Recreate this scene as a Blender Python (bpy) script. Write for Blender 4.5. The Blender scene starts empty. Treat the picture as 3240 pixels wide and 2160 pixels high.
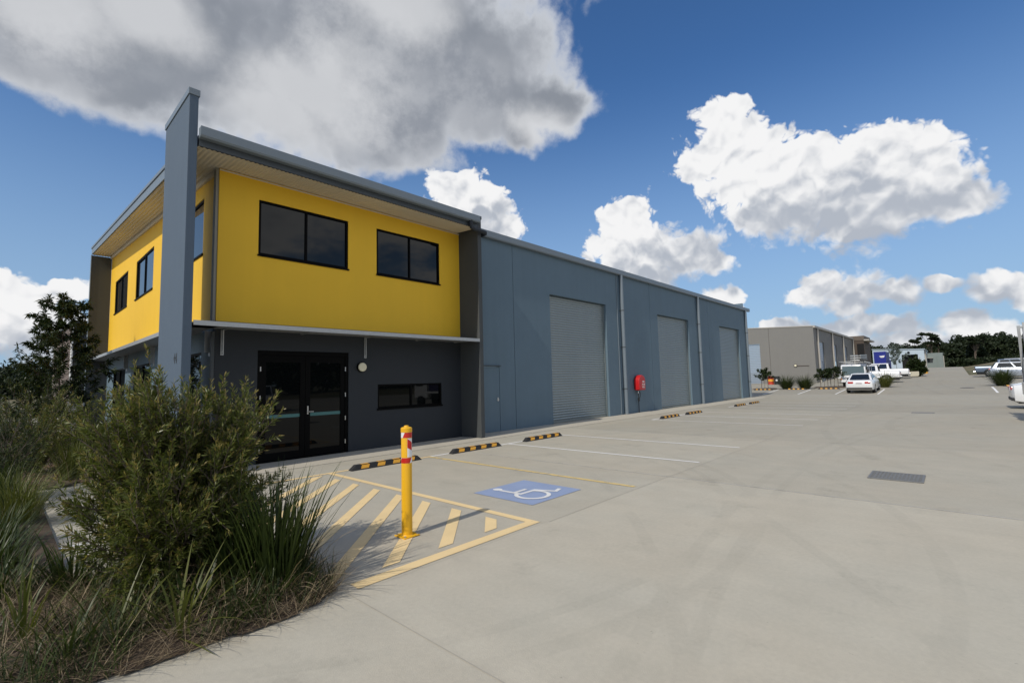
import bpy, bmesh, math, random
import numpy as np
from mathutils import Vector, Matrix, Euler, noise

R = math.radians
sc = bpy.context.scene
col = sc.collection

# ------------------------------------------------------------------ camera
cam_data = bpy.data.cameras.new('camera')
cam = bpy.data.objects.new('camera', cam_data)
col.objects.link(cam)
cam_data.sensor_fit = 'HORIZONTAL'
cam_data.sensor_width = 36.0
cam_data.lens = 36.0 * 1500.35 / 3240.0
cam_data.clip_start = 0.05
cam_data.clip_end = 6000
YAW, PITCH, ROLL = R(47.2726), R(4.7609), R(-1.45276)
f_ = Vector((math.sin(YAW)*math.cos(PITCH), math.cos(YAW)*math.cos(PITCH), math.sin(PITCH)))
r0_ = Vector((math.cos(YAW), -math.sin(YAW), 0))
u0_ = r0_.cross(f_)
r_ = r0_*math.cos(ROLL) + u0_*math.sin(ROLL)
u_ = u0_*math.cos(ROLL) - r0_*math.sin(ROLL)
mw = Matrix((( r_.x, u_.x, -f_.x, 0), (r_.y, u_.y, -f_.y, 0), (r_.z, u_.z, -f_.z, 1.65), (0, 0, 0, 1)))
cam.matrix_world = mw
sc.camera = cam

# ------------------------------------------------------------------ exposure
sc.view_settings.view_transform = 'Standard'
sc.view_settings.look = 'None'
sc.view_settings.exposure = 0.0
sc.view_settings.gamma = 1.0
sc.cycles.use_denoising = True
sc.cycles.max_bounces = 8
sc.cycles.sample_clamp_indirect = 6

# ------------------------------------------------------------------ sun
SUN_EL = R(42.5)
sun_h = Vector((-0.9975, -0.07, 0)).normalized()
sun_dir = Vector((sun_h.x*math.cos(SUN_EL), sun_h.y*math.cos(SUN_EL), math.sin(SUN_EL)))
sd = bpy.data.lights.new('sun', 'SUN')
sd.energy = 3.1
sd.angle = R(0.5)
sd.color = (1.0, 0.94, 0.84)
sun = bpy.data.objects.new('sun', sd)
col.objects.link(sun)
sun.rotation_euler = sun_dir.to_track_quat('Z', 'Y').to_euler()
sun.location = (-20, -10, 30)

# ------------------------------------------------------------------ sky with clouds
world = bpy.data.worlds.new('World')
sc.world = world
world.use_nodes = True
nt = world.node_tree
nt.nodes.clear()


class NG:
    """small helper to wire shader nodes"""
    def __init__(s, tree):
        s.t = tree

    def n(s, typ, **kw):
        nd = s.t.nodes.new(typ)
        for k, v in kw.items():
            setattr(nd, k, v)
        return nd

    def put(s, sock, v):
        if hasattr(v, 'links') or isinstance(v, bpy.types.NodeSocket):
            s.t.links.new(v, sock)
        else:
            sock.default_value = v

    def math(s, op, a, b=None, c=None, clamp=False):
        nd = s.n('ShaderNodeMath', operation=op, use_clamp=clamp)
        s.put(nd.inputs[0], a)
        if b is not None:
            s.put(nd.inputs[1], b)
        if c is not None:
            s.put(nd.inputs[2], c)
        return nd.outputs[0]

    def vmath(s, op, a, b=None, c=None):
        nd = s.n('ShaderNodeVectorMath', operation=op)
        s.put(nd.inputs[0], a)
        if b is not None:
            s.put(nd.inputs[1], b)
        if c is not None:
            s.put(nd.inputs[2], c)
        return nd.outputs['Value'] if op in ('LENGTH', 'DOT_PRODUCT', 'DISTANCE') else nd.outputs[0]

    def noise(s, vec, scale, detail=4, rough=.5, typ='FBM', out=0):
        nd = s.n('ShaderNodeTexNoise')
        if vec is not None:
            s.put(nd.inputs['Vector'], vec)
        nd.inputs['Scale'].default_value = scale
        nd.inputs['Detail'].default_value = detail
        nd.inputs['Roughness'].default_value = rough
        return nd.outputs[out]

    def smooth(s, x, lo, hi, a=0.0, b=1.0):
        nd = s.n('ShaderNodeMapRange', interpolation_type='SMOOTHSTEP')
        s.put(nd.inputs[0], x)
        s.put(nd.inputs[1], lo)
        s.put(nd.inputs[2], hi)
        nd.inputs[3].default_value = a
        nd.inputs[4].default_value = b
        return nd.outputs[0]

    def mixc(s, fac, a, b, typ='MIX'):
        nd = s.n('ShaderNodeMix', data_type='RGBA', blend_type=typ)
        s.put(nd.inputs[0], fac)
        s.put(nd.inputs[6], a)
        s.put(nd.inputs[7], b)
        return nd.outputs[2]


# cloud lumps as (azimuth, elevation, half width): azimuth 0 = +Y, 90 = +X; lumps are wider than high by the factor ASP
CLOUD_BIG = [(-1, 31, .15), (7, 27.5, .125), (12, 32, .20), (22, 29.5, .16), (27, 35, .26), (34, 28.5, .12), (40, 35, .22), (47.5, 31, .14),
             (53.5, 30.8, .085), (50, 27.6, .06), (8, 41, .30), (30, 45, .34), (1, 27, .07)]
CLOUD_CUM = [(73, 27.2, .043), (73.6, 24.6, .062), (70.3, 23.0, .048), (75.6, 21.0, .085), (80, 20.4, .078), (85.6, 20.2, .072), (88.8, 19.2, .055),
             (79, 17.6, .10), (84, 17.3, .12), (89.0, 16.0, .07), (91.4, 14.6, .048), (84.5, 15.2, .08),
             (61.6, 18.6, .050), (61.4, 15.8, .065), (63.6, 13.6, .085), (67.6, 13.4, .068), (71, 12.4, .034),
             (41.3, 22.2, .062), (43.8, 20.2, .068), (46.4, 18.5, .045),
             (81, 9.0, .034), (79.8, 7.9, .034), (83.6, 7.8, .046), (86.2, 7.4, .030), (83.0, 6.6, .034),
             (77.4, 4.6, .040), (81.6, 3.4, .044), (79.6, 2.4, .04), (84.0, 4.6, .03), (87.4, 2.6, .044), (92.2, 3.0, .04), (86.6, 4.3, .030), (91.0, 4.0, .034), (93.8, 6.9, .034), (90, 7.6, .018), (95.4, 5.6, .03), (89.5, 2.0, .044), (84.5, 1.6, .036), (94.5, 2.2, .036),
             (71.5, 8.3, .038), (-.8, 8.2, .052), (1, 5.6, .065), (4.0, 9.0, .028), (3.0, 4.0, .045)]
CLOUD_SHADE = [(84, 14.6, .13), (91, 13.6, .075), (78, 16.0, .075), (66.5, 12.0, .11), (70, 12.2, .05), (83.6, 6.2, .10), (44.6, 18.9, .06),
               (92, 5.4, .06), (87, 3.6, .08), (1, 3.2, .06)]
ASP = 1.55


def cloud_group(name, lumps, k):
    g = bpy.data.node_groups.new(name, 'ShaderNodeTree')
    g.interface.new_socket('Vector', in_out='INPUT', socket_type='NodeSocketVector')
    g.interface.new_socket('Field', in_out='OUTPUT', socket_type='NodeSocketFloat')
    h = NG(g)
    gi = h.n('NodeGroupInput')
    go = h.n('NodeGroupOutput')
    acc = None
    for az, el, r in lumps:
        a, e = R(az), R(el)
        c = (math.sin(a)*math.cos(e), math.cos(a)*math.cos(e), math.sin(e)*ASP)
        d = h.vmath('DISTANCE', gi.outputs[0], c)
        v = h.math('MULTIPLY_ADD', d, -1.0/r, 1.0)
        if acc is None:
            acc = v
        else:
            nd = h.n('ShaderNodeMath', operation='SMOOTH_MAX')
            g.links.new(acc, nd.inputs[0])
            g.links.new(v, nd.inputs[1])
            nd.inputs[2].default_value = k
            acc = nd.outputs[0]
    g.links.new(acc, go.inputs[0])
    return g


W = NG(nt)
tc = W.n('ShaderNodeTexCoord')
D0 = tc.outputs['Generated']
sky = W.n('ShaderNodeTexSky', sky_type='NISHITA')
sky.sun_disc = False
sky.sun_elevation = SUN_EL
sky.sun_rotation = math.atan2(sun_h.x, sun_h.y)
sky.altitude = 300
sky.air_density = 1.0
sky.dust_density = 0.0
sky.ozone_density = 4.0
hs = W.n('ShaderNodeHueSaturation')
hs.inputs['Saturation'].default_value = 1.13
hs.inputs['Value'].default_value = 1.33
nt.links.new(sky.outputs[0], hs.inputs['Color'])
SKY = W.mixc(1.0, hs.outputs[0], (0.90, 1.0, 1.10, 1), 'MULTIPLY')
sepz = W.n('ShaderNodeSeparateXYZ')
nt.links.new(D0, sepz.inputs[0])
SKY = W.mixc(W.smooth(sepz.outputs[2], .0, .56, .85, 0.0), SKY, (3.7, 5.4, 7.5, 1))
gB = cloud_group('cloud_lumps_cumulus', CLOUD_CUM, .14)
gA = cloud_group('cloud_lumps_sheet', CLOUD_BIG, .30)
gS = cloud_group('cloud_lumps_base', CLOUD_SHADE, .05)
# thin parts of the sheet that let the sun through
CLOUD_THIN = [(24.5, 31.5, .13), (21.5, 28, .10), (1.0, 31.5, .10), (9.5, 34, .09), (52, 29, .07), (33, 40, .12)]
gT = cloud_group('cloud_lumps_thin', CLOUD_THIN, .1)


def field(grp, vec):
    nd = W.n('ShaderNodeGroup')
    nd.node_tree = grp
    nt.links.new(W.vmath('MULTIPLY', vec, (1, 1, ASP)), nd.inputs[0])
    return nd.outputs[0]


def warp(vec, scale, amp, detail=3, rough=.55):
    nz = W.noise(vec, scale, detail, rough, out=1)
    ctr = W.vmath('SUBTRACT', nz, (.5, .5, .5))
    return W.vmath('MULTIPLY_ADD', ctr, (amp, amp, amp), vec)


def billow(vec, scale, octaves, gain=.5):
    """rounded puffs: one minus the folded noise, summed over octaves; about -0.5 .. 0.5"""
    acc = None
    amp = 1.0
    for i in range(octaves):
        n_ = W.noise(vec, scale*(2.1**i), 0, 0)
        f_ = W.math('ABSOLUTE', W.math('MULTIPLY_ADD', n_, 2.0*amp*2, -amp*2))
        acc = f_ if acc is None else W.math('ADD', acc, f_)
        amp *= gain
    return acc


CK = 11.4
# ---- part of the sky ahead of the building
Dw = warp(D0, 16, .030, 3)
LB = field(gB, Dw)
b0 = billow(Dw, 16, 4, .55)
up = (sun_dir*0.35 + Vector((0, 0, 1))*0.65).normalized()
bs0 = billow(Dw, 15, 3, .42)
b1 = billow(W.vmath('ADD', Dw, tuple(up*.016)), 15, 3, .42)
fineB = W.noise(D0, 75, 3, .6)
cB = W.math('ADD', W.math('MULTIPLY_ADD', b0, .40, LB), W.math('MULTIPLY_ADD', fineB, .24, -.26))
relief = W.math('MULTIPLY', W.math('SUBTRACT', b1, bs0), .62)
SB = W.smooth(W.math('MULTIPLY_ADD', b0, .30, field(gS, Dw)), -.35, .95)
aB = W.smooth(cB, -.06, W.math('MULTIPLY_ADD', SB, .38, .16))
litB = W.smooth(W.math('MULTIPLY_ADD', SB, -.80, relief), -1.05, .05)
shB = W.mixc(litB, (.46*CK, .50*CK, .57*CK, 1), (.94*CK, .94*CK, .945*CK, 1))
# grey sheet of cloud overhead, seen from below
Da = warp(D0, 5.5, .13, 4)
LA = field(gA, Da)
nA = W.noise(D0, 10, 7, .64)
bA = billow(Da, 8, 3, .5)
cA = W.math('ADD', W.math('MULTIPLY_ADD', nA, .75, LA), W.math('MULTIPLY_ADD', bA, .16, -.40))
aA = W.smooth(cA, -.04, .32)
thick = W.smooth(cA, .05, .62)
big = W.smooth(W.noise(Da, 3.6, 3, .5), .42, .64)
shA = W.mixc(thick, (.74*CK, .77*CK, .82*CK, 1), (.265*CK, .29*CK, .335*CK, 1))
shA = W.mixc(W.math('MULTIPLY', big, .55), shA, W.mixc(W.smooth(nA, .35, .62), (.31*CK, .335*CK, .385*CK, 1), (.56*CK, .58*CK, .62*CK, 1)))
thin = W.smooth(W.math('MULTIPLY_ADD', nA, 1.1, field(gT, Da)), .25, 1.15)
shA = W.mixc(W.math('MULTIPLY', thin, .70), shA, (.74*CK, .75*CK, .77*CK, 1))
front = W.mixc(aA, W.mixc(aB, SKY, shB), shA)
# ---- the rest of the sky: unseen cumulus, cover raised to light the shaded walls
FWD = tuple(Vector((math.sin(YAW), math.cos(YAW), .25)).normalized())
ahead = W.vmath('DOT_PRODUCT', D0, FWD)
cov = W.smooth(ahead, .30, .56, .05, -.30)
sep = W.n('ShaderNodeSeparateXYZ')
nt.links.new(D0, sep.inputs[0])
den = W.math('ADD', W.math('MAXIMUM', sep.outputs[2], 0), .16)
pl = W.vmath('SCALE', D0)
nt.links.new(W.math('DIVIDE', 1.0, den), pl.node.inputs['Scale'])
nR = W.noise(pl, 1.3, 6, .58)
cR = W.math('ADD', nR, cov)
aR = W.smooth(cR, .485, .60)
shR = W.mixc(W.smooth(cR, .60, .80), (.88*CK, .885*CK, .89*CK, 1), (.50*CK, .53*CK, .58*CK, 1))
rest = W.mixc(aR, SKY, shR)
SKY_STRENGTH = 0.085
bgF = W.n('ShaderNodeBackground')
bgR = W.n('ShaderNodeBackground')
for b_, c_ in ((bgF, front), (bgR, rest)):
    b_.inputs['Strength'].default_value = SKY_STRENGTH
    nt.links.new(c_, b_.inputs['Color'])
ms = W.n('ShaderNodeMixShader')
nt.links.new(W.math('GREATER_THAN', ahead, .57), ms.inputs[0])
nt.links.new(bgR.outputs[0], ms.inputs[1])
nt.links.new(bgF.outputs[0], ms.inputs[2])
wo = W.n('ShaderNodeOutputWorld')
nt.links.new(ms.outputs[0], wo.inputs['Surface'])
world.cycles.sampling_method = 'MANUAL'
world.cycles.sample_map_resolution = 512

# ================================================================== helpers
random.seed(7)
rng = np.random.default_rng(7)
MATS = {}


def mat(name, color, rough=.6, metal=0.0, var=0.0, vscale=3.0, bump=0.0, bscale=40.0, spec=.5, color2=None, coat=0.0, island=0.0, detail=5, streak=0.0):
    if name in MATS:
        return MATS[name]
    m = bpy.data.materials.new(name)
    m.use_nodes = True
    t = m.node_tree
    b = t.nodes['Principled BSDF']
    h = NG(t)
    c4 = (*color, 1)
    b.inputs['Roughness'].default_value = rough
    b.inputs['Metallic'].default_value = metal
    b.inputs['Specular IOR Level'].default_value = spec
    b.inputs['Coat Weight'].default_value = coat
    b.inputs['Coat Roughness'].default_value = .05
    out = None
    if var or color2 or bump or streak:
        tcn = h.n('ShaderNodeTexCoord')
        vec = tcn.outputs['Object']
    if color2:
        nz = h.noise(vec, vscale, detail, .6)
        out = h.mixc(h.smooth(nz, .35, .65), c4, (*color2, 1))
    elif var:
        nz = h.noise(vec, vscale, detail, .62)
        mlt = h.math('MULTIPLY_ADD', nz, var*2, 1 - var)
        out = h.mixc(1.0, c4, mlt, 'MULTIPLY')
    if streak:
        mp = h.n('ShaderNodeMapping')
        t.links.new(vec, mp.inputs[0])
        mp.inputs['Scale'].default_value = (5, 5, .22)
        nz = h.noise(mp.outputs[0], 1.0, 5, .6)
        mlt = h.math('MULTIPLY_ADD', nz, streak*2, 1 - streak)
        out = h.mixc(1.0, out if out is not None else c4, mlt, 'MULTIPLY')
    if island:
        gn = h.n('ShaderNodeNewGeometry')
        mlt = h.math('MULTIPLY_ADD', gn.outputs['Random Per Island'], island*2, 1 - island)
        out = h.mixc(1.0, out if out is not None else c4, mlt, 'MULTIPLY')
    if out is not None:
        t.links.new(out, b.inputs['Base Color'])
    else:
        b.inputs['Base Color'].default_value = c4
    if bump:
        bn = h.n('ShaderNodeBump')
        bn.inputs['Strength'].default_value = bump
        bn.inputs['Distance'].default_value = .01
        t.links.new(h.noise(vec, bscale, 5, .6), bn.inputs['Height'])
        t.links.new(bn.outputs[0], b.inputs['Normal'])
    MATS[name] = m
    return m


def leaf_mat(name, c1, c2, transl=.25, rough=.45):
    """leaf colours spread from leaf to leaf between c1 and c2"""
    if name in MATS:
        return MATS[name]
    m = bpy.data.materials.new(name)
    m.use_nodes = True
    t = m.node_tree
    h = NG(t)
    b = t.nodes['Principled BSDF']
    gn = h.n('ShaderNodeNewGeometry')
    c = h.mixc(gn.outputs['Random Per Island'], (*c1, 1), (*c2, 1))
    t.links.new(c, b.inputs['Base Color'])
    b.inputs['Roughness'].default_value = rough
    b.inputs['Specular IOR Level'].default_value = .28
    tr = h.n('ShaderNodeBsdfTranslucent')
    t.links.new(h.mixc(1.0, c, (1.0, 1.15, .5, 1), 'MULTIPLY'), tr.inputs[0])
    mx = h.n('ShaderNodeMixShader')
    mx.inputs[0].default_value = transl
    t.links.new(b.outputs[0], mx.inputs[1])
    t.links.new(tr.outputs[0], mx.inputs[2])
    t.links.new(mx.outputs[0], t.nodes['Material Output'].inputs['Surface'])
    MATS[name] = m
    return m


class MB:
    def __init__(s):
        s.v = []
        s.f = []

    def box(s, x0, x1, y0, y1, z0, z1):
        b = len(s.v)
        s.v += [(x0, y0, z0), (x1, y0, z0), (x1, y1, z0), (x0, y1, z0), (x0, y0, z1), (x1, y0, z1), (x1, y1, z1), (x0, y1, z1)]
        s.f += [(b, b+3, b+2, b+1), (b+4, b+5, b+6, b+7), (b, b+1, b+5, b+4), (b+1, b+2, b+6, b+5), (b+2, b+3, b+7, b+6), (b+3, b, b+4, b+7)]
        return s

    def hexa(s, p):
        """eight corners: four below (counter-clockwise from above), four above"""
        b = len(s.v)
        s.v += [tuple(q) for q in p]
        s.f += [(b, b+3, b+2, b+1), (b+4, b+5, b+6, b+7), (b, b+1, b+5, b+4), (b+1, b+2, b+6, b+5), (b+2, b+3, b+7, b+6), (b+3, b, b+4, b+7)]
        return s

    def poly(s, pts):
        b = len(s.v)
        s.v += [tuple(q) for q in pts]
        s.f.append(tuple(range(b, b+len(pts))))
        return s

    def prism(s, pts, ext):
        """polygon pts (3d) swept by vector ext"""
        n = len(pts)
        b = len(s.v)
        e = Vector(ext)
        s.v += [tuple(q) for q in pts] + [tuple(Vector(q)+e) for q in pts]
        s.f.append(tuple(range(b+n-1, b-1, -1)))
        s.f.append(tuple(range(b+n, b+2*n)))
        for i in range(n):
            j = (i+1) % n
            s.f.append((b+i, b+j, b+n+j, b+n+i))
        return s

    def tube(s, pts, r, n=10, caps=True):
        rs = r if isinstance(r, (list, tuple)) else [r]*len(pts)
        pts = [Vector(p) for p in pts]
        b0 = len(s.v)
        pu = None
        for i, p in enumerate(pts):
            d = (pts[min(i+1, len(pts)-1)] - pts[max(i-1, 0)]).normalized()
            if pu is None:
                a = Vector((0, 0, 1)) if abs(d.z) < .9 else Vector((1, 0, 0))
                pu = d.cross(a).normalized()
            else:
                pu = (pu - d*pu.dot(d)).normalized()
            w = d.cross(pu)
            for k in range(n):
                t = 2*math.pi*k/n
                s.v.append(tuple(p + (pu*math.cos(t) + w*math.sin(t))*rs[i]))
        for i in range(len(pts)-1):
            for k in range(n):
                a, c = b0+i*n+k, b0+i*n+(k+1) % n
                s.f.append((a, c, c+n, a+n))
        if caps:
            s.f.append(tuple(range(b0+n-1, b0-1, -1)))
            e = b0+(len(pts)-1)*n
            s.f.append(tuple(range(e, e+n)))
        return s

    def lathe(s, prof, cx, cy, n=24):
        """profile of (r, z) round the vertical axis"""
        b0 = len(s.v)
        for r, z in prof:
            for k in range(n):
                t = 2*math.pi*k/n
                s.v.append((cx+r*math.cos(t), cy+r*math.sin(t), z))
        for i in range(len(prof)-1):
            for k in range(n):
                a, c = b0+i*n+k, b0+i*n+(k+1) % n
                s.f.append((a, c, c+n, a+n))
        s.f.append(tuple(range(b0+n-1, b0-1, -1)))
        e = b0+(len(prof)-1)*n
        s.f.append(tuple(range(e, e+n)))
        return s

    def build(s, name, m, parent=None, smooth=False, bevel=0, local=False, sharp=35, pre=None):
        me = bpy.data.meshes.new(name)
        me.from_pydata(s.v, [], s.f)
        return finish(name, me, m, parent, smooth, bevel, local, sharp)


def worldloc(o):
    p = Vector((0, 0, 0))
    while o:
        p += o.location
        o = o.parent
    return p


def finish(name, me, m, parent=None, smooth=False, bevel=0, local=False, sharp=35):
    if parent is not None and not local:
        off = worldloc(parent)
        if off.length > 0:
            me.transform(Matrix.Translation(-off))
    me.update()
    if smooth:
        me.shade_smooth()
        me.set_sharp_from_angle(angle=R(sharp))
    if m is not None:
        me.materials.append(m)
    o = bpy.data.objects.new(name, me)
    col.objects.link(o)
    if parent is not None:
        o.parent = parent
    if bevel:
        bv = o.modifiers.new('bevel', 'BEVEL')
        bv.width = bevel
        bv.segments = 2
        bv.limit_method = 'ANGLE'
    return o


def tag(o, label=None, cat=None, group=None, kind=None):
    for k, v in (('label', label), ('category', cat), ('group', group), ('kind', kind)):
        if v:
            o[k] = v
    return o


def thing(name, label, cat, loc=(0, 0, 0), group=None, rotz=0):
    o = bpy.data.objects.new(name, None)
    col.objects.link(o)
    o.location = loc
    o.rotation_euler = (0, 0, rotz)
    o.empty_display_size = .2
    return tag(o, label, cat, group)


def copy_tree(o, parent=None):
    c = o.copy()
    col.objects.link(c)
    c.parent = parent
    for ch in list(o.children):
        copy_tree(ch, c)
    return c


def box(name, dims, m, parent=None, **kw):
    return MB().box(*dims).build(name, m, parent, **kw)


def holed(axis, u0, u1, z0, z1, front, back, holes=(), top=None, zcuts=()):
    """upright slab along x (axis 'x', front/back are y) or along y (front/back are x) with rectangular holes (u0,u1,z0,z1)"""
    us = sorted({u0, u1, *[h[0] for h in holes], *[h[1] for h in holes]})
    zs = sorted({z0, z1, *zcuts, *[h[2] for h in holes], *[h[3] for h in holes]})
    us = [u for u in us if u0 <= u <= u1]
    zs = [z for z in zs if z0 <= z <= z1]
    nu, nz = len(us)-1, len(zs)-1

    def solid(i, j):
        if i < 0 or j < 0 or i >= nu or j >= nz:
            return False
        uc, zc = (us[i]+us[i+1])/2, (zs[j]+zs[j+1])/2
        return not any(h[0] < uc < h[1] and h[2] < zc < h[3] for h in holes)
    mb = MB()
    vid = {}

    def V(i, j, k):
        if (i, j, k) not in vid:
            u, z = us[i], zs[j]
            if top and j == nz:
                z = top(u)
            d = front if k == 0 else back
            vid[(i, j, k)] = len(mb.v)
            mb.v.append((u, d, z) if axis == 'x' else (d, u, z))
        return vid[(i, j, k)]
    fl = (axis == 'x')
    if front > back:
        fl = not fl

    def add(q):
        mb.f.append(q if fl else q[::-1])
    for i in range(nu):
        for j in range(nz):
            if not solid(i, j):
                continue
            add((V(i, j, 0), V(i+1, j, 0), V(i+1, j+1, 0), V(i, j+1, 0)))
            add((V(i, j, 1), V(i, j+1, 1), V(i+1, j+1, 1), V(i+1, j, 1)))
            if not solid(i-1, j):
                add((V(i, j, 0), V(i, j+1, 0), V(i, j+1, 1), V(i, j, 1)))
            if not solid(i+1, j):
                add((V(i+1, j, 0), V(i+1, j, 1), V(i+1, j+1, 1), V(i+1, j+1, 0)))
            if not solid(i, j-1):
                add((V(i, j, 0), V(i, j, 1), V(i+1, j, 1), V(i+1, j, 0)))
            if not solid(i, j+1):
                add((V(i, j+1, 0), V(i+1, j+1, 0), V(i+1, j+1, 1), V(i, j+1, 1)))
    return mb


def text_mesh(name, body, size, m, matrix, parent=None, depth=.002, spacing=1.0, align='LEFT', line=1.0):
    cu = bpy.data.curves.new(name, 'FONT')
    cu.body = body
    cu.size = size
    cu.extrude = depth
    cu.space_character = spacing
    cu.space_line = line
    cu.align_x = align
    cu.resolution_u = 3
    ob = bpy.data.objects.new(name, cu)
    col.objects.link(ob)
    dg = bpy.context.evaluated_depsgraph_get()
    me = bpy.data.meshes.new_from_object(ob.evaluated_get(dg))
    bpy.data.objects.remove(ob)
    bpy.data.curves.remove(cu)
    me.transform(matrix)
    return finish(name, me, m, parent)


def quads_mesh(name, V, F, m, parent=None, smooth=False, local=False):
    """V (n,3) array, F (k,4) array"""
    me = bpy.data.meshes.new(name)
    V = np.asarray(V, dtype=np.float32)
    F = np.asarray(F, dtype=np.int32)
    if parent is not None and not local:
        V = V - np.array(worldloc(parent), dtype=np.float32)
    k = F.shape[1]
    me.vertices.add(len(V))
    me.vertices.foreach_set('co', V.ravel())
    me.loops.add(F.size)
    me.loops.foreach_set('vertex_index', F.ravel())
    me.polygons.add(len(F))
    me.polygons.foreach_set('loop_start', np.arange(0, F.size, k, dtype=np.int32))
    me.update(calc_edges=True)
    me.validate()
    me.materials.append(m)
    if smooth:
        me.shade_smooth()
    o = bpy.data.objects.new(name, me)
    col.objects.link(o)
    if parent is not None:
        o.parent = parent
    return o


def unit(a):
    return a/np.maximum(np.linalg.norm(a, axis=-1, keepdims=True), 1e-9)


def leaves(P, Dr, L, Wd, droop=0.0):
    """one folded diamond leaf for each root P pointing along Dr; lengths L, widths Wd"""
    n = len(P)
    Dr = unit(Dr)
    Rn = unit(rng.normal(size=(n, 3)))
    S = unit(np.cross(Dr, Rn))
    N = np.cross(S, Dr)
    L = np.broadcast_to(L, n)[:, None]
    Wd = np.broadcast_to(Wd, n)[:, None]
    mid = P + Dr*L*.45 + N*Wd*.25
    tip = P + Dr*L - np.array([0, 0, 1.0])*L*droop
    V = np.stack([P, mid + S*Wd*.5, tip, mid - S*Wd*.5], 1).reshape(-1, 3)
    F = np.arange(4*n).reshape(-1, 4)
    return V, F


def blades(P, az, lean, L, Wd, curl, seg=5, z0=0.0):
    """strap leaves: roots P, azimuth, starting lean from upright, length, width, extra lean by the tip"""
    n = len(P)
    V = np.zeros((n, seg+1, 2, 3))
    pos = P.copy()
    h = np.stack([np.cos(az), np.sin(az), np.zeros(n)], 1)
    side = np.stack([-np.sin(az), np.cos(az), np.zeros(n)], 1)
    for i in range(seg+1):
        t = i/seg
        w = Wd*(1 - t**1.6)*(.55 + .9*min(t*2.2, 1)*.5) + .0008
        V[:, i, 0] = pos + side*w[:, None]*.5
        V[:, i, 1] = pos - side*w[:, None]*.5
        a = lean + curl*(t**1.5)
        pos = pos + (h*np.sin(a)[:, None] + np.array([0, 0, 1.0])*np.cos(a)[:, None])*(L/seg)[:, None]
    V[:, :, :, 2] = np.maximum(V[:, :, :, 2], z0 + .005)
    idx = np.arange(n*(seg+1)*2).reshape(n, seg+1, 2)
    F = np.stack([idx[:, :-1, 0], idx[:, :-1, 1], idx[:, 1:, 1], idx[:, 1:, 0]], -1).reshape(-1, 4)
    return V.reshape(-1, 3), F


def ground_z(x):
    if x < 44:
        return 0.0
    if x < 49:
        return .045*(x-44)
    return min(.225 + .03*(x-49), 2.13)

# ================================================================== materials
M_wall = mat('blue_grey_render', (.116, .172, .216), .75, var=.10, vscale=1.2, bump=.25, bscale=90, streak=.07)
M_wall_dark = mat('charcoal_render', (.020, .025, .032), .75, var=.08, vscale=1.5, bump=.25, bscale=90, streak=.05)
M_pier = mat('grey_render', (.058, .064, .066), .75, var=.07, vscale=1.5, bump=.25, bscale=90, streak=.06)
M_fin = mat('slate_blue_render', (.078, .110, .150), .75, var=.07, vscale=1.5, bump=.25, bscale=90, streak=.06)
M_trim = mat('slate_metal', (.17, .205, .235), .42, metal=0, var=.05, vscale=2, spec=.5)
M_trim_dark = mat('dark_slate_metal', (.05, .06, .068), .5)
M_yellow = mat('yellow_render', (.80, .48, .022), .7, var=.05, vscale=1.1, bump=.2, bscale=110, streak=.035)
M_galv = mat('galvanised_steel', (.42, .43, .43), .45, metal=.55, var=.16, vscale=14)
M_cream = mat('cream_sheet', (.62, .57, .46), .6, var=.05, vscale=2)
M_cornertrim = mat('grey_beige_trim', (.26, .245, .20), .65, var=.05)
M_black = mat('black_aluminium', (.002, .002, .0022), .55, spec=.08)
M_glass = mat('tinted_glass', (.003, .004, .0045), .02, spec=.26)
M_glass_blue = mat('reflective_glass', (.012, .018, .028), .015, spec=.9)
M_teal = mat('teal_film', (.05, .16, .16), .35)
M_steel = mat('brushed_steel', (.55, .55, .54), .3, metal=.9)
M_roller = mat('zincalume_slats', (.25, .285, .29), .38, metal=.5, var=.08, vscale=4, streak=.05)
M_white = mat('white_paint', (.72, .72, .70), .55, var=.05, vscale=5)
M_lamp = mat('lamp_diffuser', (.72, .68, .50), .4)
M_red = mat('red_vinyl', (.50, .012, .014), .38, var=.10, vscale=6)
M_rubber = mat('black_rubber', (.018, .018, .019), .75, var=.25, vscale=20)
M_yellow_refl = mat('yellow_reflector', (.78, .38, .03), .5, var=.15, vscale=30)
M_safety = mat('safety_yellow_paint', (.80, .43, .012), .38, var=.06, vscale=6, spec=.5)
M_tape_red = mat('red_tape', (.55, .02, .012), .35)
M_tape_white = mat('white_tape', (.78, .78, .78), .3)


def paint_mat(name, color, wear=.55, wscale=7.0):
    m = bpy.data.materials.new(name)
    m.use_nodes = True
    t = m.node_tree
    h = NG(t)
    b = t.nodes['Principled BSDF']
    tcn = h.n('ShaderNodeTexCoord')
    v = tcn.outputs['Object']
    n1 = h.noise(v, wscale, 7, .68)
    n2 = h.noise(v, 55, 4, .6)
    w = h.smooth(h.math('ADD', n1, h.math('MULTIPLY_ADD', n2, .18, -.09)), wear, wear+.10)
    n3 = h.noise(v, 2.0, 4, .6)
    pc = h.mixc(1.0, (*color, 1), h.math('MULTIPLY_ADD', n3, .3, .85), 'MULTIPLY')
    t.links.new(h.mixc(h.math('MULTIPLY', w, .75), pc, (.30, .285, .25, 1)), b.inputs['Base Color'])
    b.inputs['Roughness'].default_value = .7
    MATS[name] = m
    return m


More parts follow.
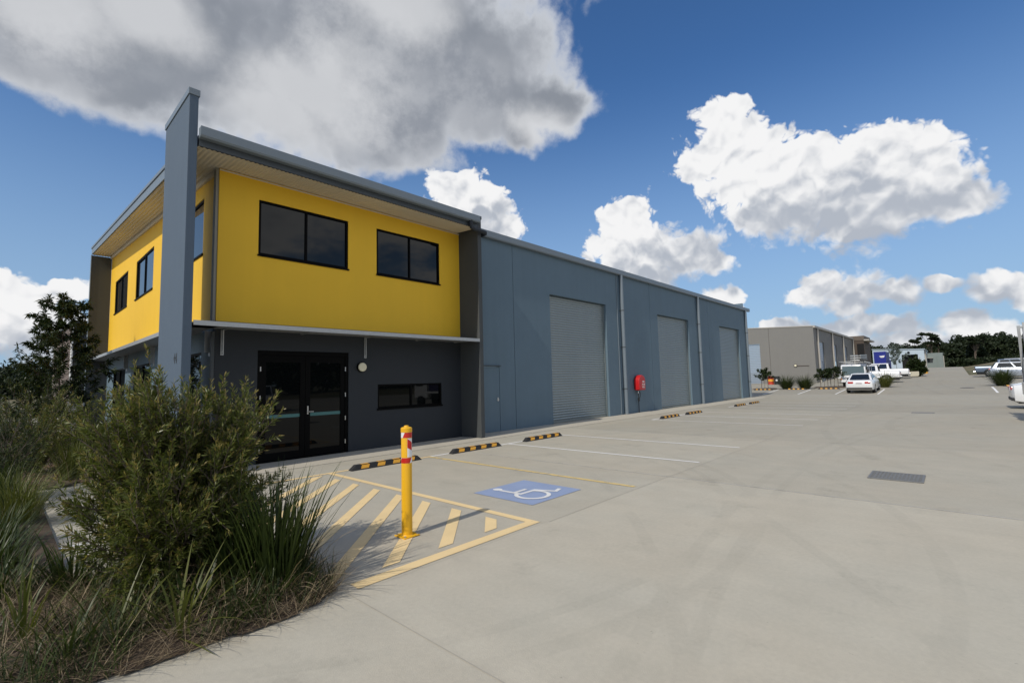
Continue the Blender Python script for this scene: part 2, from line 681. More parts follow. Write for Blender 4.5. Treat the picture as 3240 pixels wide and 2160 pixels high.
M_line_yellow = paint_mat('worn_yellow_line_paint', (.80, .60, .31), .64)
M_line_yellow_worn = paint_mat('faded_yellow_line_paint', (.70, .52, .20), .50)
M_line_white = paint_mat('worn_white_line_paint', (.80, .79, .76), .66)
M_line_faint = paint_mat('pale_joint_sealant', (.56, .55, .52), .50, 3.0)
M_blue_paint = paint_mat('blue_line_paint', (.27, .335, .49), .64, 4.0)
M_sym_white = paint_mat('symbol_white_paint', (.74, .73, .70), .68)


def concrete_mat():
    m = bpy.data.materials.new('concrete')
    m.use_nodes = True
    t = m.node_tree
    h = NG(t)
    b = t.nodes['Principled BSDF']
    tcn = h.n('ShaderNodeTexCoord')
    v = tcn.outputs['Object']
    big = h.noise(v, .35, 4, .6)
    mid = h.noise(v, 1.7, 5, .62)
    fine = h.noise(v, 26, 4, .65)
    # slab to slab difference
    g = h.vmath('FLOOR', h.vmath('MULTIPLY_ADD', v, (1/5.65, 1/5.65, 0), (-2/5.65, -3.6/5.65, .5)))
    wn = h.n('ShaderNodeTexWhiteNoise')
    t.links.new(g, wn.inputs['Vector'])
    tone = h.math('MULTIPLY_ADD', wn.outputs['Value'], .08, .96)
    # greyer slab past the second joint; steps beyond it paint in cloud shadow
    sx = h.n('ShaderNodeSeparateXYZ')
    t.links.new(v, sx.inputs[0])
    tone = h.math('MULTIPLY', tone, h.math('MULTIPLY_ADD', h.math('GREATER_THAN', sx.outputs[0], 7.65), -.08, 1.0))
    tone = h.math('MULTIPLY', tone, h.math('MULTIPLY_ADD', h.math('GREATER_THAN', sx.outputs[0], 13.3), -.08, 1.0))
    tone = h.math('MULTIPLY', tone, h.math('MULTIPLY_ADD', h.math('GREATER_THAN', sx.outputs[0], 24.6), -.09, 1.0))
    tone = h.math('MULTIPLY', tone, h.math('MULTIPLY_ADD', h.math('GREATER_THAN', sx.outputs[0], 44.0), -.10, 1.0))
    bay = h.math('MULTIPLY', h.math('GREATER_THAN', sx.outputs[1], 3.6), h.math('LESS_THAN', sx.outputs[0], 7.65))
    tone = h.math('MULTIPLY', tone, h.math('MULTIPLY_ADD', bay, -.10, 1.0))
    # brushed streaks across the traffic direction
    mp = h.n('ShaderNodeMapping')
    t.links.new(v, mp.inputs[0])
    mp.inputs['Scale'].default_value = (1.6, .35, 1)
    mp.inputs['Rotation'].default_value = (0, 0, .5)
    st = h.noise(mp.outputs[0], 2.2, 5, .65)
    k = h.math('MULTIPLY_ADD', big, .26, .87)
    k = h.math('MULTIPLY', k, h.math('MULTIPLY_ADD', mid, .24, .88))
    k = h.math('MULTIPLY', k, h.math('MULTIPLY_ADD', fine, .22, .89))
    k = h.math('MULTIPLY', k, h.math('MULTIPLY_ADD', st, .16, .92))
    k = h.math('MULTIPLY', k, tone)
    # tyre marks: pairs of faint curved bands left by turning cars
    acc = None
    for cx, cy, r, w in ((10.1, -32.24, 34.6, .075), (10.1, -32.24, 34.27, .06), (4.53, 7.56, 6.0, .075), (4.53, 7.56, 5.63, .06), (4.53, 7.56, 7.45, .075), (-5.5, 16, 16.9, .07), (-5.5, 16, 18.4, .07),
                         (20, -16, 17.6, .12), (20, -16, 19.2, .12), (60, -60, 61.0, .14), (60, -60, 62.6, .14), (28, 34, 30.5, .13), (28, 34, 32.0, .13)):
        d = h.vmath('DISTANCE', h.vmath('MULTIPLY', v, (1, 1, 0)), (cx, cy, 0))
        e = h.math('ABSOLUTE', h.math('SUBTRACT', d, r))
        q = h.smooth(e, w*.75, w*1.1, 1.0, 0.0)
        acc = q if acc is None else h.math('MAXIMUM', acc, q)
    brk = h.smooth(h.noise(v, .7, 3, .6), .34, .56)
    tread = h.math('MULTIPLY_ADD', h.noise(v, 24, 4, .7), 1.6, .1)
    k = h.math('MULTIPLY', k, h.math('MULTIPLY_ADD', h.math('MULTIPLY', h.math('MULTIPLY', acc, brk), tread), -.055, 1.0))
    # oil and water stains
    s1 = h.smooth(h.noise(v, 1.1, 8, .72), .54, .76)
    k = h.math('MULTIPLY', k, h.math('MULTIPLY_ADD', s1, -.20, 1.0))
    sp = h.smooth(h.noise(v, 17, 3, .6), .70, .76)
    k = h.math('MULTIPLY', k, h.math('MULTIPLY_ADD', sp, -.22, 1.0))
    c = h.mixc(h.smooth(big, .35, .65), (.495, .450, .358, 1), (.458, .427, .348, 1))
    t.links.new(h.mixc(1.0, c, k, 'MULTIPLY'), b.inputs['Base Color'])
    b.inputs['Roughness'].default_value = .82
    b.inputs['Specular IOR Level'].default_value = .35
    bn = h.n('ShaderNodeBump')
    bn.inputs['Strength'].default_value = .22
    bn.inputs['Distance'].default_value = .01
    t.links.new(h.math('ADD', fine, h.noise(v, 120, 3, .6)), bn.inputs['Height'])
    t.links.new(bn.outputs[0], b.inputs['Normal'])
    MATS['concrete'] = m
    return m


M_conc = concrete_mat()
M_path = mat('pale_concrete', (.47, .43, .35), .85, var=.14, vscale=1.6, bump=.2, bscale=60)
M_grassland = mat('dry_grassland', (.075, .085, .03), .95, color2=(.17, .13, .065), vscale=.12, bump=.5, bscale=2)
M_soil = mat('mulch_soil', (.055, .036, .024), .95, color2=(.10, .07, .045), vscale=6, bump=.9, bscale=45)

# ================================================================== ground
xs_ = [-600, -200, -60, -30, -10, 0, 10, 20, 30, 38, 44, 46, 49, 55, 61, 68, 75, 85, 95, 105, 112.5, 130, 160, 250, 600, 1500]
ys_ = [-1200, -400, -120, -60, -30, -10, 0, 10, 30, 60, 120, 400, 1200]
mb = MB()
for x in xs_:
    for y in ys_:
        mb.v.append((x, y, ground_z(x) - .06))
nY = len(ys_)
for i in range(len(xs_)-1):
    for j in range(nY-1):
        a = i*nY+j
        mb.f.append((a, a+nY, a+nY+1, a+1))
tag(mb.build('ground', M_grassland), kind='structure')

yard = None
mb = MB()
for xa, xb, ya, yb in [(-40, 44, -40, 45), (44, 49, -40, 45), (49, 75, -40, 45), (75, 112.5, -1.35, 12), (112.5, 150, -1.2, 6)]:
    mb.poly([(xa, ya, ground_z(xa)), (xb, ya, ground_z(xb)), (xb, yb, ground_z(xb)), (xa, yb, ground_z(xa))])
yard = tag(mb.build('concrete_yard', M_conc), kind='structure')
path = MB().box(2.45, 38.0, 9.85, 11.05, -.05, .014).build('footpath', M_path)
tag(path, kind='structure')


def strip(name, m, x0, x1, y0, y1, z=.005):
    mb = MB()
    za, zb = ground_z(x0)+z, ground_z(x1)+z
    mb.poly([(x0, y0, za), (x1, y0, zb), (x1, y1, zb), (x0, y1, za)])
    return mb.build(name, m, yard)


# painted bay lines
strip('bay_line', M_line_yellow, 4.27, 4.375, 3.80, 8.72)
strip('bay_line', M_line_yellow_worn, 6.61, 6.695, 3.68, 8.72)
strip('bay_line', M_line_yellow, 2.06, 4.375, 3.665, 3.80)
strip('bay_line', M_line_yellow, 1.80, 6.70, 8.722, 8.82)
strip('bay_line', M_line_white, 6.703, 11.62, 8.722, 8.81)
strip('bay_line', M_line_white, 9.18, 9.26, 3.70, 8.72)
strip('bay_line', M_line_white, 11.54, 11.62, 3.70, 8.72)
for x0, x1 in ((17.42, 22.30), (26.10, 31.10)):
    strip('bay_line', M_line_white, x0, x1, 8.722, 8.81)
    for k in range(3):
        xx = x0 + (x1-x0-.08)*k/2
        strip('bay_line', M_line_white, xx, xx+.08, 3.62, 8.72)
for y in (11.84, 9.26, 6.72, 4.10):
    for xa, xb in ((44.0, 49.0),):
        strip('bay_line', M_line_white, xa, xb, y, y+.11)
for xa, xb in ((45.3, 49.0), (49.0, 51.2)):
    strip('bay_line', M_line_white, xa, xb, -2.17, -2.05)
strip('bay_line', M_line_white, 0.3, 2.4, 7.05, 7.11)
# cross hatching beside the accessible bay
S = .64
for k in range(8):
    yt = 4.33 + S*k
    ytr = yt - .19
    # band between the lines y = x - 4.13 + yt and y = x - 4.13 + ytr, clipped to the hatched box
    lo, hi, xl = 3.90, 8.62, 1.80
    pts = []

    def clip(y0):
        xa = 4.13
        ya = y0
        if ya > hi:
            xa -= ya-hi
            ya = hi
        xb = 4.13 - (y0-lo)
        yb = lo
        if xb < xl:
            yb += xl-xb
            xb = xl
        return (xa, ya), (xb, yb)
    (a1, b1), (a2, b2) = clip(yt), clip(ytr)
    z = .005
    pl_ = [(*a1, z), (*b1, z), (*b2, z), (*a2, z)]
    MB().poly(pl_).build('hatch_stripe', M_line_yellow, yard)
# blue square with the wheelchair symbol
sq = strip('accessible_bay_panel', M_blue_paint, 4.885, 6.02, 4.22, 5.37)
z = .009
mb = MB()


def fat(pts, w):
    for a, b in zip(pts[:-1], pts[1:]):
        a, b = Vector(a), Vector(b)
        d = (b-a).normalized()*w*.5
        n_ = Vector((-d.y, d.x))
        a2, b2 = a-d, b+d
        mb.poly([(*(a2-n_), z), (*(b2-n_), z), (*(b2+n_), z), (*(a2+n_), z)])


mb.poly([(5.252+.068*math.cos(t*math.pi/10), 5.226+.078*math.sin(t*math.pi/10), z) for t in range(20)])
for (a, b, zz) in (((5.235, 5.12), (5.245, 4.775), .009), ((5.245, 4.747), (5.555, 4.752), .0094), ((5.575, 4.74), (5.69, 4.45), .0098), ((5.70, 4.45), (5.83, 4.495), .0102), ((5.24, 4.875), (5.49, 4.885), .0106)):
    z = zz
    fat([a, b], .062)
z = .0112
N_ = 22
arc = [R(117 + (402-117)*i/N_) for i in range(N_+1)]
ri, ro = .205, .268
for i in range(N_):
    a, b = arc[i], arc[i+1]
    cx, cy = 5.32, 4.585
    mb.poly([(cx+ri*math.cos(a), cy+ri*math.sin(a), z), (cx+ro*math.cos(a), cy+ro*math.sin(a), z), (cx+ro*math.cos(b), cy+ro*math.sin(b), z), (cx+ri*math.cos(b), cy+ri*math.sin(b), z)])
mb.build('wheelchair_symbol', M_sym_white, yard)
# slab joints with pale sealant and dark saw cuts
M_cut = mat('dark_saw_cut', (.36, .335, .285), .9, var=.3, vscale=2)
strip('slab_joint', M_line_faint, 7.645, 7.662, -14, 9.84, .0036)
strip('slab_joint', M_line_faint, 13.3, 13.315, -14, 9.84, .0036)
strip('slab_joint', M_cut, 1.955, 1.962, -8, 3.64, .0036)
strip('slab_joint', M_cut, 4.45, 38, 3.585, 3.591, .0036)
strip('slab_joint', M_cut, -6, 38, -2.06, -2.052, .0036)
strip('slab_joint', M_cut, -6, 1.94, 1.20, 1.208, .0036)
for x in (18.95, 24.6, 30.25, 35.9):
    strip('slab_joint', M_cut, x, x+.012, -12, 9.84, .0036)

# ================================================================== main building
B = thing('office_warehouse', 'two-storey yellow and charcoal office joined to a long blue-grey roller-door warehouse', 'building', (6, 14, 0))
YF = 11.08
XL = 2.99
YB = 25.35


def soff(y):
    return 6.30 + .064*(y-11.08)


# ground floor walls
holed('x', XL, 9.648, 0, 3.04, YF+.006, YF+.19, [(3.815, 5.945, -1, 2.46), (6.765, 8.89, 1.015, 1.65)]).build('ground_floor_wall', M_wall_dark, B)
lowwin = [(12.06, 14.70, .55, 2.45), (17.12, 19.70, .55, 2.45), (21.25, 23.75, .55, 2.45)]
holed('y', YF+.19, YB, 0, 3.04, XL+.006, XL+.19, lowwin).build('ground_floor_wall', M_wall, B)
# first floor walls
upf = [(3.785, 5.920, 4.585, 5.835), (6.737, 8.862, 4.585, 5.835)]
holed('x', XL, 9.648, 3.043, 6.31, YF, YF+.19, upf).build('upper_wall', M_yellow, B, bevel=.006)
upl = [(12.15, 14.85, 4.67, 5.96), (17.26, 19.90, 4.67, 5.96), (21.43, 24.13, 4.67, 5.96)]
holed('y', YF+.192, YB, 3.043, 6.9, XL, XL+.19, upl, top=lambda u: soff(u)+.015).build('upper_wall', M_yellow, B)
box('corner_trim', (2.935, 2.988, YF+.02, YF+.17, 3.05, 6.29), M_cornertrim, B)
box('corner_pipe', (2.93, 2.985, YF+.01, YF+.10, .0, 2.82), M_trim_dark, B)
# inner dark rooms behind the glass
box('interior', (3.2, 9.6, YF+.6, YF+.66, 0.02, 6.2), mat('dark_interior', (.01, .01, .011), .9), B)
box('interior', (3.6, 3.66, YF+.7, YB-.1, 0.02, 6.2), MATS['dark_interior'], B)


def window(axis, u0, u1, z0, z1, d, panes, glass=M_glass, fw=.05, sill=True, into=1):
    """frame with panes; d is the outer wall face, into +1 = the wall lies towards larger d"""
    fd0, fd1 = d+.015*into, d+.09*into

    def bx(mb, a0, a1, b0, b1, d0, d1):
        lo, hi = min(d0, d1), max(d0, d1)
        if axis == 'x':
            mb.box(a0, a1, lo, hi, b0, b1)
        else:
            mb.box(lo, hi, a0, a1, b0, b1)
    mb = MB()
    g = .004
    bx(mb, u0+g, u1-g, z0+g, z0+fw, fd0, fd1)
    bx(mb, u0+g, u1-g, z1-fw, z1-g, fd0, fd1)
    bx(mb, u0+g, u0+fw, z0+fw, z1-fw, fd0, fd1)
    bx(mb, u1-fw, u1-g, z0+fw, z1-fw, fd0, fd1)
    w = (u1-u0-2*fw)/panes
    for k in range(1, panes):
        um = u0+fw+w*k
        bx(mb, um-.025, um+.025, z0+fw, z1-fw, fd0-.004*into, fd1)
    fr = mb.build('window', M_black, B)
    for k in range(panes):
        mb = MB()
        a0 = u0+fw+w*k+(.025 if k else 0)
        a1 = u0+fw+w*(k+1)-(.025 if k < panes-1 else 0)
        off = .012*(k % 2)
        bx(mb, a0, a1, z0+fw, z1-fw, d+(.040+off)*into, d+(.048+off)*into)
        mb.build('pane', glass, fr)
    if sill:
        mb = MB()
        bx(mb, u0-.02, u1+.02, z0-.035, z0+.002, d-.03*into, d+.06*into)
        mb.build('sill', M_black, fr)
    return fr


for u0, u1, z0, z1 in upf:
    window('x', u0, u1, z0, z1, YF, 2, mat('upper_tinted_glass', (.004, .005, .006), .02, spec=.42))
window('x', 6.765, 8.89, 1.015, 1.65, YF+.006, 2)
for u0, u1, z0, z1 in upl:
    window('y', u0, u1, z0, z1, XL, 2, M_glass_blue)
for u0, u1, z0, z1 in lowwin:
    window('y', u0, u1, z0, z1, XL+.006, 2)

# double entrance door
mb = MB()
mb.box(3.819, 3.89, YF+.03, YF+.13, 0.02, 2.455).box(5.87, 5.941, YF+.03, YF+.13, 0.02, 2.455).box(3.89, 5.87, YF+.03, YF+.13, 2.36, 2.455)
mb.box(3.89, 5.87, YF+.03, YF+.13, 0.012, .03)
door = mb.build('entrance_door', M_black, B)
for k, (a0, a1) in enumerate(((3.895, 4.876), (4.884, 5.865))):
    mb = MB()
    st = .115
    y0, y1 = YF+.045, YF+.09
    mb.box(a0, a0+st, y0, y1, .035, 2.355).box(a1-st, a1, y0, y1, .035, 2.355)
    mb.box(a0+st, a1-st, y0, y1, .035, .20).box(a0+st, a1-st, y0, y1, 2.2, 2.355)
    leaf = mb.build('door_leaf', M_black, door)
    box('glass', (a0+st, a1-st, YF+.062, YF+.070, .20, 2.2), M_glass, door)
    box('safety_band', (a0+st, a1-st, YF+.0585, YF+.0605, .955, 1.03), M_teal, door)
    hx = a0-.02 if k == 0 else a1-.005
    for hz in (.28, .85, 1.42, 2.05):
        box('hinge', (hx, hx+.022, YF+.022, YF+.045, hz-.05, hz+.05), M_steel, door)
mb = MB().box(4.925, 4.955, YF+.030, YF+.046, 1.0, 1.19)
mb.tube([(4.94, YF+.03, 1.06), (4.94, YF-.01, 1.06), (5.06, YF-.01, 1.055)], .009, 8)
mb.build('door_handle', M_steel, door)
# round wall lamp
lm = MB().tube([(6.285, YF+.005, 2.10), (6.285, YF-.055, 2.10)], .125, 28).build('wall_lamp', M_black, B, smooth=True)
MB().tube([(6.285, YF-.050, 2.10), (6.285, YF-.085, 2.10), (6.285, YF-.098, 2.10)], [.112, .108, .06], 28).build('diffuser', M_lamp, lm, smooth=True)

# blade wall at the corner with metal cap and house number
fin = MB().box(2.225, 2.375, 10.218, 12.09, 0, 7.24).build('blade_wall', M_fin, B, bevel=.008)
box('cap', (2.205, 2.395, 10.198, 12.11, 7.235, 7.36), M_trim, fin, bevel=.006)
M44 = Matrix(((0, 0, -1, 2.2225), (-1, 0, 0, 10.76), (0, 1, 0, 2.14), (0, 0, 0, 1)))
text_mesh('house_number', '44', .27, mat('dark_number', (.03, .032, .035), .4), M44, fin, .004, .95)
# pier between office and warehouse
pier = MB().box(9.65, 9.80, 10.218, 11.30, 0, 6.58).build('pier_wall', M_pier, B, bevel=.008)
box('cap', (9.635, 9.815, 10.20, 11.32, 6.578, 6.68), M_trim_dark, pier, bevel=.006)
# end pier at the far left corner
ep = MB().box(2.355, XL-.002, YB-.002, YB+.16, 0, 7.18).build('pier_wall', M_pier, B, bevel=.008)
box('edge_trim', (2.335, 2.354, YB-.02, YB+.18, 0, 7.2), M_trim, ep)

# roof of the office: corrugated sheet seen from below at the eaves
mb = MB()
pitch, x0, x1 = .0866, 2.385, 9.64
nw = int((x1-x0)/pitch)
px_ = []
for i in range(nw*6+1):
    x = x0 + i*pitch/6
    px_.append((x, .0095*math.sin(2*math.pi*i/6)))
yr = [10.22, 10.7, 11.3, 14, 18, 22, YB+.18]
for y in yr:
    for x, dz in px_:
        mb.v.append((x, y, soff(y)+.012+dz))
npx = len(px_)
for j in range(len(yr)-1):
    for i in range(npx-1):
        a = j*npx+i
        mb.f.append((a, a+npx, a+npx+1, a+1))
mb.build('soffit_sheet', M_cream, B, smooth=True, sharp=80)
mb = MB()
mb.hexa([(2.41, 10.24, soff(10.24)+.05), (9.63, 10.24, soff(10.24)+.05), (9.63, YB+.15, soff(YB+.15)+.05), (2.41, YB+.15, soff(YB+.15)+.05),
         (2.41, 10.24, soff(10.24)+.27), (9.63, 10.24, soff(10.24)+.27), (9.63, YB+.15, soff(YB+.15)+.27), (2.41, YB+.15, soff(YB+.15)+.27)])
mb.build('roof', M_trim, B)
# barge board along the side eave, with its capping
for nm, dz0, dz1, xa, xb in (('barge_board', .03, .245, 2.362, 2.398), ('barge_capping', .25, .325, 2.338, 2.408)):
    mb = MB()
    ya, yb = 12.13, YB+.19
    mb.hexa([(xa, ya, soff(ya)+dz0), (xb, ya, soff(ya)+dz0), (xb, yb, soff(yb)+dz0), (xa, yb, soff(yb)+dz0),
             (xa, ya, soff(ya)+dz1), (xb, ya, soff(ya)+dz1), (xb, yb, soff(yb)+dz1), (xa, yb, soff(yb)+dz1)])
    mb.build(nm, M_trim, B)
# cream closing strips where wall meets sheet
box('eave_strip', (XL+.0, 9.645, YF-.022, YF-.002, 6.262, 6.284), M_cream, B)
mb = MB()
ya, yb = YF+.2, YB-.01
mb.hexa([(XL-.05, ya, soff(ya)-.10), (XL-.004, ya, soff(ya)-.10), (XL-.004, yb, soff(yb)-.10), (XL-.05, yb, soff(yb)-.10),
         (XL-.05, ya, soff(ya)-.008), (XL-.004, ya, soff(ya)-.008), (XL-.004, yb, soff(yb)-.008), (XL-.05, yb, soff(yb)-.008)])
mb.build('eave_strip', M_cream, B)
# front gutter with dark fascia and overflow pipe
gut = MB()
prof = [(10.06, 6.61), (10.06, 6.44), (10.085, 6.405), (10.205, 6.405), (10.205, 6.60), (10.195, 6.60), (10.195, 6.415), (10.09, 6.415), (10.07, 6.445), (10.07, 6.61)]
gut.prism([(2.39, y, z) for y, z in prof], (7.24, 0, 0))
gut.box(2.388, 2.394, 10.065, 10.2, 6.42, 6.6).box(9.622, 9.632, 10.065, 10.2, 6.42, 6.6)
gut.build('gutter', M_trim, B)
box('fascia', (2.40, 9.64, 10.208, 10.238, 6.27, 6.50), M_trim_dark, B)
MB().tube([(9.30, 10.13, 6.42), (9.30, 10.13, 6.30), (9.33, 10.128, 6.22), (9.42, 10.12, 6.18), (9.75, 10.10, 6.165), (9.86, 10.11, 6.16), (9.92, 10.17, 6.16), (9.935, 10.28, 6.15), (9.935, 11.1, 6.12)],
          .062, 14).build('overflow_pipe', M_wall_dark, B, smooth=True)
# awnings: galvanised frame and sheet on wall brackets
aw = MB().box(2.40, 9.648, 10.205, 10.235, 2.835, 2.925).box(2.40, 9.648, 10.235, 10.27, 2.835, 2.845).build('awning', M_galv, B)
box('awning_sheet', (2.41, 9.645, 10.24, YF+.002, 2.88, 2.90), M_galv, aw)
for x in (3.12, 4.75, 6.40, 8.0, 9.4):
    box('rib', (x-.025, x+.025, 10.25, YF, 2.85, 2.88), M_galv, aw)
for x in (3.12, 6.40):
    br = MB().box(x-.03, x+.03, YF-.012, YF+.006, 2.335, 2.86).box(x-.006, x+.006, YF-.06, YF-.012, 2.40, 2.86)
    b_ = br.build('bracket', M_galv, aw)
    MB().tube([(x, YF-.020, 2.37), (x, YF-.012, 2.37)], .012, 8).build('bolt', M_black, aw)
aw = MB().box(2.355, 2.385, 12.10, YB-.005, 2.835, 2.925).box(2.385, 2.42, 12.10, YB-.005, 2.835, 2.845).build('awning', M_galv, B)
box('awning_sheet', (2.39, XL, 12.0, YB-.006, 2.88, 2.90), M_galv, aw)
box('awning_sheet', (2.385, XL-.06, 10.30, 11.99, 2.88, 2.90), M_galv, aw)
for y in (11.42, 16.7, 20.85, 25.2):
    MB().box(XL-.012, XL+.008, y-.05, y+.05, 2.33, 2.86).box(XL-.10, XL-.012, y-.006, y+.006, 2.40, 2.86).build('bracket', M_galv, aw)

# ---- warehouse
YW = 11.10
H = 6.45
doors = [(14.20, 18.22), (23.26, 27.24), (32.25, 36.20)]
edges = [9.802, 12.14, 19.30, 22.44, 28.36, 30.32, 38.0]
G_ = .009
for a, b in zip(edges[:-1], edges[1:]):
    hl = [(d0, d1, -1, 4.93) for d0, d1 in doors if a < d0 < b]
    if a < 10:
        hl.append((10.42, 11.36, -1, 2.14))
    holed('x', a+G_, b-G_, 0, H, YW, YW+.15, hl).build('wall_panel', M_wall, B, bevel=.006)
box('joint_backing', (9.81, 37.95, YW+.06, YW+.065, 4.95, H-.01), M_wall_dark, B)
for a in edges[1:-1]:
    box('joint_sealant', (a-.008, a+.008, YW+.012, YW+.03, 0, H-.002), M_trim_dark, B)
box('wall_panel', (37.86, 38.0, YW+.152, 30, 0, H+.6), M_wall, B)
# personnel door
pd = MB().box(10.424, 11.356, YW+.012, YW+.05, .012, 2.132).build('side_door', M_wall, B)
box('head_flashing', (10.38, 11.40, YW-.05, YW-.001, 2.15, 2.18), M_trim_dark, pd)
mb = MB().box(11.25, 11.30, YW+.002, YW+.011, 1.0, 1.12)
mb.tube([(11.275, YW+.004, 1.05), (11.275, YW-.045, 1.05), (11.17, YW-.045, 1.05)], .011, 8)
mb.build('handle', M_steel, pd)
# roller doors, each slat its own piece
slat = MB()
pr = [(0.0, 0.0), (-.006, .012), (-.016, .035), (-.018, .05), (-.016, .066), (-.006, .09), (0, .0985)]
L_ = 3.96
nv = len(pr)
for x in (0, L_):
    for y, z in pr:
        slat.v.append((x, y, z))
for i in range(nv-1):
    slat.f.append((i, i+nv, i+1+nv, i+1))
slat_me = None
for d0, d1 in doors:
    rd = MB().box(d0+.003, d0+.05, YW+.10, YW+.17, 0.015, 4.92).box(d1-.05, d1-.003, YW+.10, YW+.17, 0.015, 4.92).box(d0+.05, d1-.05, YW+.125, YW+.16, .015, .09).box(d0+.03, d1-.03, YW+.18, YW+.2, .02, 4.98).build('roller_door', M_roller, B)
    for k in range(49):
        zz = .09 + k*.0985
        if slat_me is None:
            o = slat.build('slat', M_roller, rd, local=True, smooth=True, sharp=60)
            slat_me = o.data
        else:
            o = bpy.data.objects.new('slat', slat_me)
            col.objects.link(o)
            o.parent = rd
        o.location = Vector((d0+.03 + random.uniform(-.002, .002), YW+.155, zz)) - worldloc(rd)
        o.scale.x = (d1-d0-.06)/L_
# gutter, roof and downpipes
gp = [(10.955, 6.65), (10.955, 6.46), (10.975, 6.425), (11.095, 6.425), (11.095, 6.64), (11.085, 6.64), (11.085, 6.435), (10.98, 6.435), (10.965, 6.465), (10.965, 6.65)]
MB().prism([(9.83, y, z) for y, z in gp], (28.75, 0, 0)).build('gutter', M_trim, B)
MB().hexa([(9.82, 11.1, 6.47), (38.05, 11.1, 6.47), (38.05, 30, 7.65), (9.82, 30, 7.65), (9.82, 11.1, 6.6), (38.05, 11.1, 6.6), (38.05, 30, 7.8), (9.82, 30, 7.8)]).build('roof', M_trim, B)
for x in (19.50, 28.58, 37.64):
    dp = MB().tube([(x, YW-.10, 0.02), (x, YW-.10, 6.43)], .078, 16).build('downpipe', M_trim, B, smooth=True)
    for z in (1.15, 3.05, 4.75):
        MB().tube([(x, YW-.10, z), (x, YW-.10, z+.04)], .086, 16).box(x-.15, x-.05, YW-.05, YW-.003, z, z+.035).build('clip', M_trim_dark, dp)
box('conduit', (19.17, 19.195, YW-.03, YW-.002, 0.02, 6.42), M_trim, B)

# ================================================================== things on the wall and on the paving
# fire hose reel
hr = thing('fire_hose_reel', 'red fire hose reel cover with white lettering on the warehouse wall', 'hose reel', (20.75, YW, 0))
hx, w2 = 20.72, .30
y0, y1 = YW-.30, YW-.02
mb = MB()
prof = []
for x, z in [(-w2, 1.07), (w2, 1.07), (w2+.015, 1.35)]:
    prof.append((hx+x, z))
for k in range(9):
    t = R(180*k/8)
    prof.append((hx+(w2+.01)*math.cos(t), 1.50+.28*math.sin(t)))
prof.append((hx-w2-.015, 1.35))
mb.prism([(x, y1, z) for x, z in prof], (0, y0-y1, 0))
cov = mb.build('cover', M_red, hr, bevel=.035, smooth=True, sharp=50)
for i, wd in enumerate(('FIRE', 'HOSE', 'REEL')):
    text_mesh('lettering', wd, .125, M_white, Matrix(((1, 0, 0, hx+.10), (0, 0, -1, y0-.004), (0, 1, 0, 1.42-.125*i), (0, 0, 0, 1))), cov, .002, .95, 'CENTER')
mb = MB()
hp = []
for k in range(15):
    t = R(-60 + 330*k/14)
    hp.append((hx-.06+.12*math.sin(t)*.8, YW-.14, .86+.15*math.cos(t)))
mb.tube([(hx-.16, YW-.14, 1.08)] + hp, .014, 8)
mb.build('hose', M_rubber, hr, smooth=True)
mb = MB().tube([(hx-.05, YW-.10, 1.08), (hx-.05, YW-.10, .72), (hx-.03, YW-.08, .6), (hx-.03, YW-.08, .0)], .020, 8)
mb.tube([(hx-.06, YW-.10, .70), (hx-.04, YW-.10, .55)], .045, 10)
mb.build('supply_pipe', M_rubber, hr, smooth=True)
box('tag', (hx-.20, hx-.15, YW-.162, YW-.158, .93, 1.03), M_white, hr)

# bollard
bx_, by_ = 3.094, 4.484
bo = thing('bollard', 'yellow steel bollard with red and white reflective tape on a square base plate', 'bollard', (bx_, by_, 0))
pl_ = MB().box(bx_-.098, bx_+.098, by_-.098, by_+.098, .006, .018).build('base_plate', M_safety, bo, bevel=.002)
for sx in (-1, 1):
    for sy in (-1, 1):
        MB().tube([(bx_+sx*.078, by_+sy*.078, .018), (bx_+sx*.078, by_+sy*.078, .032)], .011, 6).build('anchor_bolt', M_steel, bo)
RB = .058
MB().lathe([(RB+.006, .018), (RB, .026), (RB, 1.155), (RB-.001, 1.158)], bx_, by_, 40).build('post', M_safety, bo, smooth=True)
MB().lathe([(RB+.004, 1.118), (RB+.004, 1.160), (RB-.002, 1.168), (.028, 1.176), (.024, 1.188), (.006, 1.192)], bx_, by_, 40).build('cap', M_safety, bo, smooth=True)


def tape(a0, a1, z0, z1, m, skew=0.0, r=RB+.0012, n=14, name='tape'):
    """patch of reflective tape wrapped on the post: angles at the bottom edge, shifted by skew at the top"""
    mb = MB()
    rows = 7 if skew else 1
    for i in range(n+1):
        for q in range(rows+1):
            a = a0+(a1-a0)*i/n + skew*q/rows
            mb.v.append((bx_+r*math.cos(a), by_+r*math.sin(a), z0+(z1-z0)*q/rows))
    for i in range(n):
        for q in range(rows):
            k0 = i*(rows+1)+q
            mb.f.append((k0, k0+rows+1, k0+rows+2, k0+1))
    mb.build(name, m, bo, smooth=True)


cang = math.atan2(-by_, -bx_)     # side of the post that faces the entry drive
for zc in (1.088, .815):
    tape(0, 2*math.pi, zc-.029, zc+.029, M_tape_white, 0, RB+.0012, 40, 'white_tape')
